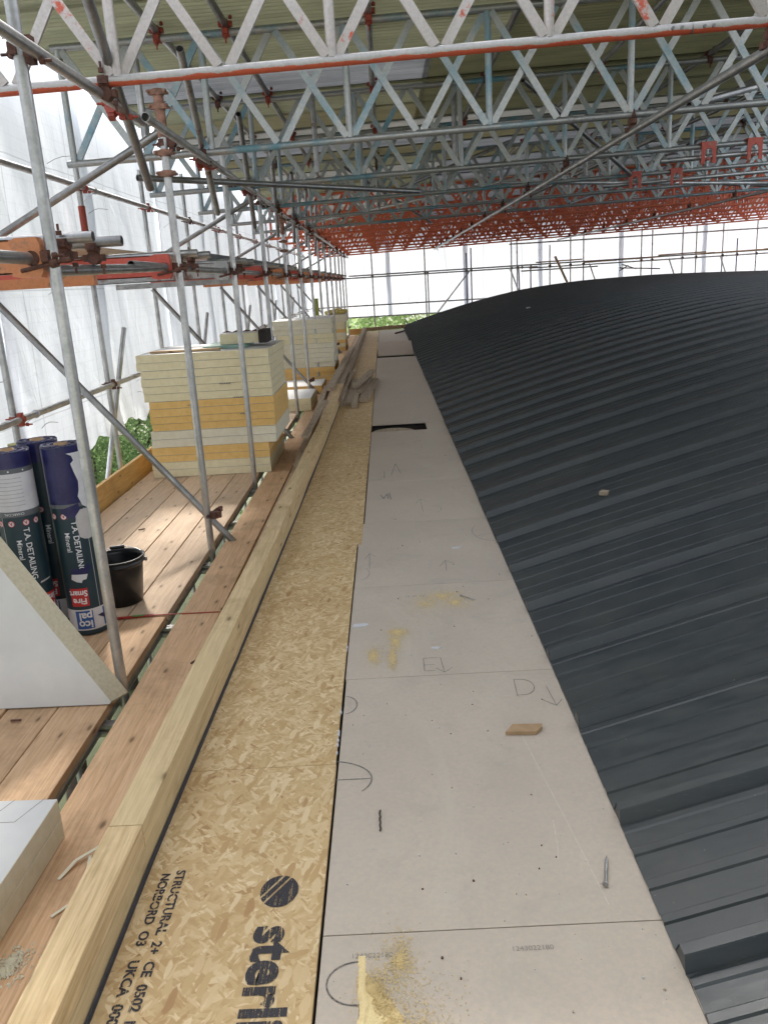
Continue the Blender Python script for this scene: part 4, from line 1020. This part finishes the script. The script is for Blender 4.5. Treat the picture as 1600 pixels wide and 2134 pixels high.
# near-left stack of two boards, white top with pencil lines, and the leaning board
t_ = []
for i, (z0, th) in enumerate(((ZP + .004, .073), (ZP + .079, .073))):
    ins_board(-1.195 - .6, 2.345 - .6, z0, 1.2, 1.2, th, -1.5, P_, ['lower', 'upper'][i] + ' of the two white topped boards at the lower left', 'pair of boards at lower left')
ub_ = [o for o in COL.objects if o.get('label', '').startswith('upper of the two white topped')][0]
m = MB(); zz = ZP + .079 + .073 + .0006
def ln(a, b, w=.003):
    a, b = Vector((*a, zz)), Vector((*b, zz)); d = (b - a).normalized(); s = Vector((-d.y, d.x, 0)) * w / 2; m.add([a - s, b - s, b + s, a + s], [(0, 1, 2, 3)])
ln((-1.75, 2.225), (-1.275, 2.215)); ln((-1.275, 2.215), (-1.225, 2.335)); ln((-1.375, 2.217), (-1.325, 2.337))
m.build('pencil_lines', INKF, ub_)
# leaning triangular cut board
t = thing('leaning_board', (-1.6, 3.3, ZP), 'white insulation board with slanted rough cut edge propped on the platform at left', 'insulation board')
m = MB(); lean = .12
def lf(x, z, d):  # face coordinates
    return (x, 3.235 + d + lean * (z - ZP) - .02 * (x + 1.3), z)
pts = [(-1.325, ZP + .003), (-1.325 + .008, ZP + .015), (-1.72, -1.13), (-2.35, -.16), (-2.35, ZP + .003)]
front = [lf(x, z, 0) for x, z in pts]; back = [lf(x + (.05 if i < 4 else 0), z + (.0 if i in (0, 4) else .0), .085) for i, (x, z) in enumerate(pts)]
n = len(pts); m.add(front, [tuple(range(n))], False, 0); m.add(back, [tuple(range(n))[::-1]], False, 0)
# rough edge as a fine strip
for (a, b) in ((0, 1), (1, 2), (2, 3)):
    NS = max(int((Vector(front[b]) - Vector(front[a])).length / .008), 1); NT = 8; vv = []
    for i in range(NS + 1):
        for j in range(NT + 1):
            p = Vector(front[a]).lerp(Vector(front[b]), i / NS).lerp(Vector(back[a]).lerp(Vector(back[b]), i / NS), j / NT)
            if 0 < j < NT: p += Vector((.7, 0, .7)) * .003 * mn.noise(p * 90)
            vv.append(p)
    m.add(vv, [(i * (NT + 1) + j, (i + 1) * (NT + 1) + j, (i + 1) * (NT + 1) + j + 1, i * (NT + 1) + j + 1) for i in range(NS) for j in range(NT)], True, 1)
bm_ = m.build('panel', [FACER, flat_noise('foam_rough_edge', (.60, .54, .40), (.50, .44, .31), 60, .95, bump=1.0)], t)

# ================================================================ MEMBRANE ROLLS
class Wrap:
    """flat shapes bent round an upright cylinder"""
    def __init__(s, c, r, face):
        s.c, s.r, s.f = Vector(c), r, face
    def shape(s, vs, fs, off, mat, name, parent):
        bm = bmesh.new(); bv = [bm.verts.new((x, 0, z)) for x, z in vs]
        for f in fs:
            try: bm.faces.new([bv[i] for i in f])
            except ValueError: pass
        xs = [v[0] for v in vs]; x = min(xs) + .012
        while x < max(xs):
            bmesh.ops.bisect_plane(bm, geom=bm.verts[:] + bm.edges[:] + bm.faces[:], plane_co=(x, 0, 0), plane_no=(1, 0, 0)); x += .012
        m = MB(); bm.verts.ensure_lookup_table(); bm.verts.index_update()
        pts = []
        for v in bm.verts:
            a = s.f + v.co.x / s.r; pts.append((s.c.x + (s.r + off) * math.cos(a), s.c.y + (s.r + off) * math.sin(a), s.c.z + v.co.z))
        m.add(pts, [[v.index for v in f.verts] for f in bm.faces], True); bm.free()
        return m.build(name, mat, parent)
    def rect(s, x0, x1, z0, z1, off, mat, name, parent): return s.shape([(x0, z0), (x1, z0), (x1, z1), (x0, z1)], [(0, 1, 2, 3)], off, mat, name, parent)
    def text(s, tx, size, x, z, rot, off, mat, name, parent, bold=0, sx=1.0, align='LEFT'):
        vs, fs = text_tris(tx, size, align, bold); c, q = math.cos(R(rot)), math.sin(R(rot))
        return s.shape([(x + a * sx * c - b * q, z + a * sx * q + b * c) for a, b in vs], fs, off, mat, name, parent)
def roll(x, y, lab, face, detail=True, torn=False, tilt=0, h=1.03, white_band=True):
    r = .103; t = thing('membrane_roll', (x, y, ZP), lab, 'membrane roll', 'upright rolls of roofing membrane')
    m = MB(); m.tube((x, y, ZP + .003), (x, y, ZP + h), r, 40, False); m.build('wrapper', ROLLB, t)
    # spiral layered top in navy film
    m = MB(); n = 300; zt = ZP + h
    for i in range(n):
        a0, a1 = i * .22, (i + 1) * .22; q0 = .035 + (r - .036) * i / n; q1 = .035 + (r - .036) * (i + 1) / n; w = (r - .036) / (n * .22 / 6.283) * .75
        hh = .004 + .004 * math.sin(i * .7)
        P0 = (x + q0 * math.cos(a0), y + q0 * math.sin(a0)); P1 = (x + q1 * math.cos(a1), y + q1 * math.sin(a1)); Q0 = (x + (q0 + w) * math.cos(a0), y + (q0 + w) * math.sin(a0)); Q1 = (x + (q1 + w) * math.cos(a1), y + (q1 + w) * math.sin(a1))
        m.add([(*P0, zt), (*P1, zt), (*P0, zt + hh), (*P1, zt + hh), (*Q0, zt), (*Q1, zt), (*Q0, zt + hh), (*Q1, zt + hh)], [(0, 1, 3, 2), (2, 3, 7, 6), (5, 4, 6, 7)])
    m.build('film_layers', ROLLN, t)
    m = MB(); n = 24
    ri, ro = .029, .034
    vv = []
    for zz, rr_ in ((zt - .2, ri), (zt + .012, ri), (zt + .012, ro), (zt - .2, ro)): vv += [(x + rr_ * math.cos(2 * math.pi * i / n), y + rr_ * math.sin(2 * math.pi * i / n), zz) for i in range(n)]
    m.add(vv, [(k * n + i, k * n + (i + 1) % n, (k + 1) * n + (i + 1) % n, (k + 1) * n + i) for k in range(3) for i in range(n)], True); m.build('core_tube', CARD, t)
    w = Wrap((x, y, ZP), r, face); hc = math.pi * r * .99
    w.rect(-hc, hc, h - (.10 if not torn else .30), h - .001, .0008, ROLLN, 'film_collar', t)
    if white_band and not torn: w.rect(-hc, hc, .735, .93, .0015, LABW, 'paper_band', t); w.rect(-hc, hc, .93, .955, .0018, LABG, 'grey_band', t); w.rect(-hc, hc, .705, .735, .0018, LABG, 'grey_band', t)
    if white_band and not torn:
        for k2 in range(8): w.rect(-.08, .045, .765 + k2 * .02, .7665 + k2 * .02, .0022, LABG, 'small_text', t)
        for xx in (-.075, .06): w.text('CHARCOAL', .018, xx - .03, .727, 180, .0026, TXTW, 'band_text', t)
        for xx in (-.09, -.01, .06): w.shape([(xx + .004 * math.cos(a), .942 + .004 * math.sin(a)) for a in [i * .785 for i in range(8)]], [tuple(range(8))], .0022, TXTW, 'band_dot', t)
    if torn: w.rect(-hc, hc, .715, .735, .0018, LABG, 'grey_band', t)
    if not detail: return t
    # lower white band with blue square
    w.rect(-hc, hc, .03, .150, .0014, LABW, 'white_band', t)
    for k2, xo in enumerate((-.075 if not torn else -.022, .085 if not torn else .125)):
        w.rect(xo - .044, xo + .046, .038, .142, .0022, LBLU, 'blue_square', t)
        w.text('ico', .060, xo + .040, .084, 180, .0030, TXTW, 'square_text', t, .0018); w.text('pal', .060, xo + .042, .130, 180, .0030, TXTW, 'square_text', t, .0018)
    for k2, xo in enumerate((-.065 if not torn else -.030, .085 if not torn else .12)):
        if torn and k2: continue
        w.rect(xo - .046, xo + .046, .170, .272, .0022, LRED, 'red_square', t)
        w.text('Fire', .046, xo + .036, .214, 180, .0030, TXTW, 'square_text', t, .0013); w.text('Smart', .046, xo + .043, .258, 180, .0030, TXTW, 'square_text', t, .0013, .85)
    xt = .012 if not torn else -.008
    z_ = .645
    w.text('T.A. DETAILING', .040, xt, z_, -90, .0022, TXTW, 'large_text', t, .0006); w.text('Mineral', .036, xt - .042, z_ - .06, -90, .0022, TXTW, 'large_text', t, .0003)
    w.rect(-.088 if not torn else .066, -.085 if not torn else .069, .15, .705, .0018, TORN, 'white_line', t)
    for xx in (-.10, -.04, .03, .085):
        if torn and xx > 0: continue
        w.shape([(xx + .0165 * math.cos(a), .672 + .0165 * math.sin(a)) for a in [i * .393 for i in range(16)]], [tuple(range(16))], .0022, LRED, 'round_badge', t)
        w.shape([(xx + .0135 * math.cos(a), .672 + .0135 * math.sin(a)) for a in [i * .393 for i in range(16)]], [tuple(range(16))], .0028, LABW, 'round_badge', t)
        w.text('V', .022, xx + .001, .665, 10, .0034, LRED, 'badge_text', t, .001, 1, 'CENTER')
    if torn:
        pl = [(.02, 1.0), (.045, .985), (.052, .96), (.035, .945), (.045, .90), (.06, .85), (.055, .80), (.045, .77), (.062, .72), (.09, .70), (.14, .70), (.14, 1.0)]
        pl = pl[::-1]
        w.shape(pl, [tuple(range(len(pl)))], .0022, LABW, 'torn_label', t)
        pl = [(.02, .70), (.10, .70), (.12, .545), (.07, .535), (.045, .54), (.022, .555), (.015, .62)][::-1]
        w.shape(pl, [tuple(range(len(pl)))], .0026, TORN, 'torn_patch', t)
        pl = [(-.05, .71), (.04, .735), (.045, .70), (.01, .66), (-.02, .665), (-.045, .69)][::-1]
        w.shape(pl, [tuple(range(len(pl)))], .0030, ROLLN, 'torn_film', t)
        pl = [(-.055, .355), (.03, .35), (.055, .38), (.04, .405), (.02, .385), (-.05, .382)]
        w.shape(pl, [tuple(range(len(pl)))], .0030, ROLLN, 'torn_film', t)
        pl = [(-.055, .325), (-.05, .353), (.03, .347), (.02, .32), (.0, .317), (-.005, .303), (-.03, .31)]
        w.shape(pl, [tuple(range(len(pl)))][::1], .0026, LABW, 'torn_patch', t)
        pl = [(.045, .105), (.075, .11), (.12, .075), (.14, .03), (.125, .03), (.10, .07)]
        w.shape(pl, [tuple(range(len(pl)))], .0032, ROLLN, 'torn_film', t)
    else:
        pl = [(.045, .335), (.11, .345), (.12, .352), (.05, .345)]
        w.shape(pl, [tuple(range(len(pl)))], .0024, TORN, 'scuff', t)
    return t
roll(-1.715, 4.12, 'roll of dark teal membrane with torn label, beside the bucket', R(-70), torn=True)
roll(-1.955, 4.03, 'roll of dark teal membrane with intact white label, left of the torn one', R(-66))
roll(-1.915, 4.30, 'navy topped roll standing behind the two labelled rolls', R(-66), detail=True, white_band=False)
roll(-2.175, 4.12, 'roll at the left edge of the picture beside the labelled rolls', R(-60), white_band=False)
m = MB(); m.tube((-2.08, 4.42, ZP), (-2.08, 4.42, ZP + 1.0), .05, 20, False); tag(m.build('narrow_roll', flat_noise('olive_wrap', (.30, .30, .10), (.22, .22, .08), 9)), 'narrow olive roll behind the rolls at the left edge', 'roll')

# ================================================================ BUCKET
bx, by, r0, r1, hb = -1.655, 4.50, .115, .150, .285
t = thing('bucket', (bx, by, ZP), 'black plastic bucket with wire handle on the scaffold boards', 'bucket')
m = MB(); n = 40
pr = [(r0 - .004, .004), (r0, .004), (r0 + (r1 - r0) * .8, hb * .8), (r1 - .006, hb * .86), (r1 + .004, hb * .865), (r1 + .004, hb * .9), (r1 - .003, hb * .91), (r1, hb * .97), (r1 + .009, hb * .975), (r1 + .009, hb), (r1 - .004, hb), (r1 - .006, hb * .9), (r0 - .004, .012), (0.0001, .012)]
vv = []
for q, zz in [(0.0001, .004)] + pr: vv += [(bx + q * math.cos(2 * math.pi * i / n), by + q * math.sin(2 * math.pi * i / n), ZP + zz) for i in range(n)]
m.add(vv, [(k2 * n + i, k2 * n + (i + 1) % n, (k2 + 1) * n + (i + 1) % n, (k2 + 1) * n + i) for k2 in range(len(pr)) for i in range(n)], True); m.build('body', BLACKP, t)
m = MB(); pts = []
for i in range(25):
    a = math.pi * i / 24; pts.append(Vector((bx + (r1 + .012) * math.cos(a), by - .02 + (r1 + .0) * math.sin(a) * .98, ZP + hb - .03 + .05 * math.sin(a))))
R_ = Matrix.Translation((bx, by, 0)) @ Matrix.Rotation(R(15), 4, 'Z') @ Matrix.Translation((-bx, -by, 0)); pts = [R_ @ p for p in pts]
for a, b in zip(pts[:-1], pts[1:]): m.tube(a, b, .0028, 6, False)
for p in (pts[0], pts[-1]): m.tube(p + Vector((0, 0, -.012)), p + Vector((0, 0, .012)), .009, 8, False)
m.build('wire_handle', STEELB, t)
m = MB(); m.tube(pts[10], pts[14], .011, 10, False); m.build('grip', BLACKP, t)
# strap
t = thing('strap', (-1.7, 4.2, ZP), 'flat red strap with green section lying across the boards', 'strap')
MB().bar((-1.62, 4.22, ZP + .006), (-1.40, 4.245, ZP + .006), .022, .006, (0, 0, 1)).build('red_band', STRR, t)
MB().bar((-1.52, 4.232, ZP + .0095), (-1.455, 4.239, ZP + .0095), .021, .002, (0, 0, 1)).build('green_band', STRG, t)
m = MB(); m.bar((-1.41, 4.245, ZP + .006), (-1.03, 4.24, ZP + .006), .006, .004, (0, 0, 1)); m.build('tail', STRR, t)
# little debris on the boards
for i, (x, y, L, a, lab) in enumerate([(-1.70, 3.13, .045, 0, 'dark peg lying on the near boards'), (-1.03, 3.62, .05, 60, 'dark splinter on the inner scaffold board'), (-1.98, 6.0, .05, 30, 'tiny crumb on the platform boards')]):
    m = MB(); d = Vector((math.cos(R(a)), math.sin(R(a)), 0)) * L / 2; m.bar(Vector((x, y, ZP + .006)) - d, Vector((x, y, ZP + .006)) + d, .010, .006, (0, 0, 1)); tag(m.build('splinter', RUST), lab, 'debris')

# ================================================================ TREES OUTSIDE
def tree(x, y, zc, rad, hgt, n, leaf, lab, seed, ls=.14):
    rr = random.Random(seed); t = thing('tree', (x, y, -9), lab, 'tree', 'trees outside the scaffold')
    m = MB(); p = Vector((x, y, -9)); q = Vector((x + rr.uniform(-.3, .3), y, zc - hgt * .3)); m.tube(p, q, .22, 10, False, r1=.12)
    tips = []
    for i in range(9):
        e = Vector((x + rr.uniform(-1, 1) * rad * .7, y + rr.uniform(-1, 1) * rad * .7, zc + rr.uniform(-.6, .8) * hgt)); s = p.lerp(q, rr.uniform(.6, 1)); m.tube(s, e, .07, 6, False, r1=.02); tips.append(e)
    m.build('trunk', BARK, t)
    blobs = [(Vector((x + rr.uniform(-1, 1) * rad * .75, y + rr.uniform(-1, 1) * rad * .75, zc + rr.uniform(-1, 1) * hgt * .75)), rr.uniform(.35, .6) * rad) for _ in range(16)]
    m = MB()
    for _ in range(n):
        c, br = rr.choice(blobs); d = Vector((rr.gauss(0, 1), rr.gauss(0, 1), rr.gauss(0, 1))).normalized() * br * rr.uniform(.55, 1.05)
        p = c + Vector((d.x, d.y, d.z * .8)); a = Vector((rr.gauss(0, 1), rr.gauss(0, 1), rr.gauss(0, 1))).normalized(); b = a.orthogonal().normalized(); s = ls * rr.uniform(.5, 1.2)
        m.add([p - a * s * .5, p + b * s * .28, p + a * s * .5, p - b * s * .28], [(0, 1, 2, 3)])
    m.build('crown', leaf, t)
tree(-6.6, 17.5, -4.2, 2.4, 2.2, 14000, LEAF1, 'green tree seen under the sheeting beside the near stack', 1, .10)
tree(-6.2, 13.0, -5.4, 2.0, 2.0, 12000, LEAFB, 'brownish bush low down outside the toe board', 2, .09)
tree(-8.0, 23.5, -4.2, 3.0, 2.6, 8000, LEAF1, 'green tree farther along outside the left sheeting', 3, .2)
tree(-2.5, 39, -3.6, 3.6, 3.2, 9000, LEAF2, 'light green tree beyond the far end, left of the poles', 4, .26)
tree(2.8, 41, -3.7, 3.6, 3.2, 9000, LEAF2, 'light green tree beyond the far end beside the roof corner', 5, .26)
tree(-9, 34, -3.4, 3.6, 3.2, 6000, LEAF1, 'tree outside the far left corner', 6, .26)
bpy.context.view_layer.update()
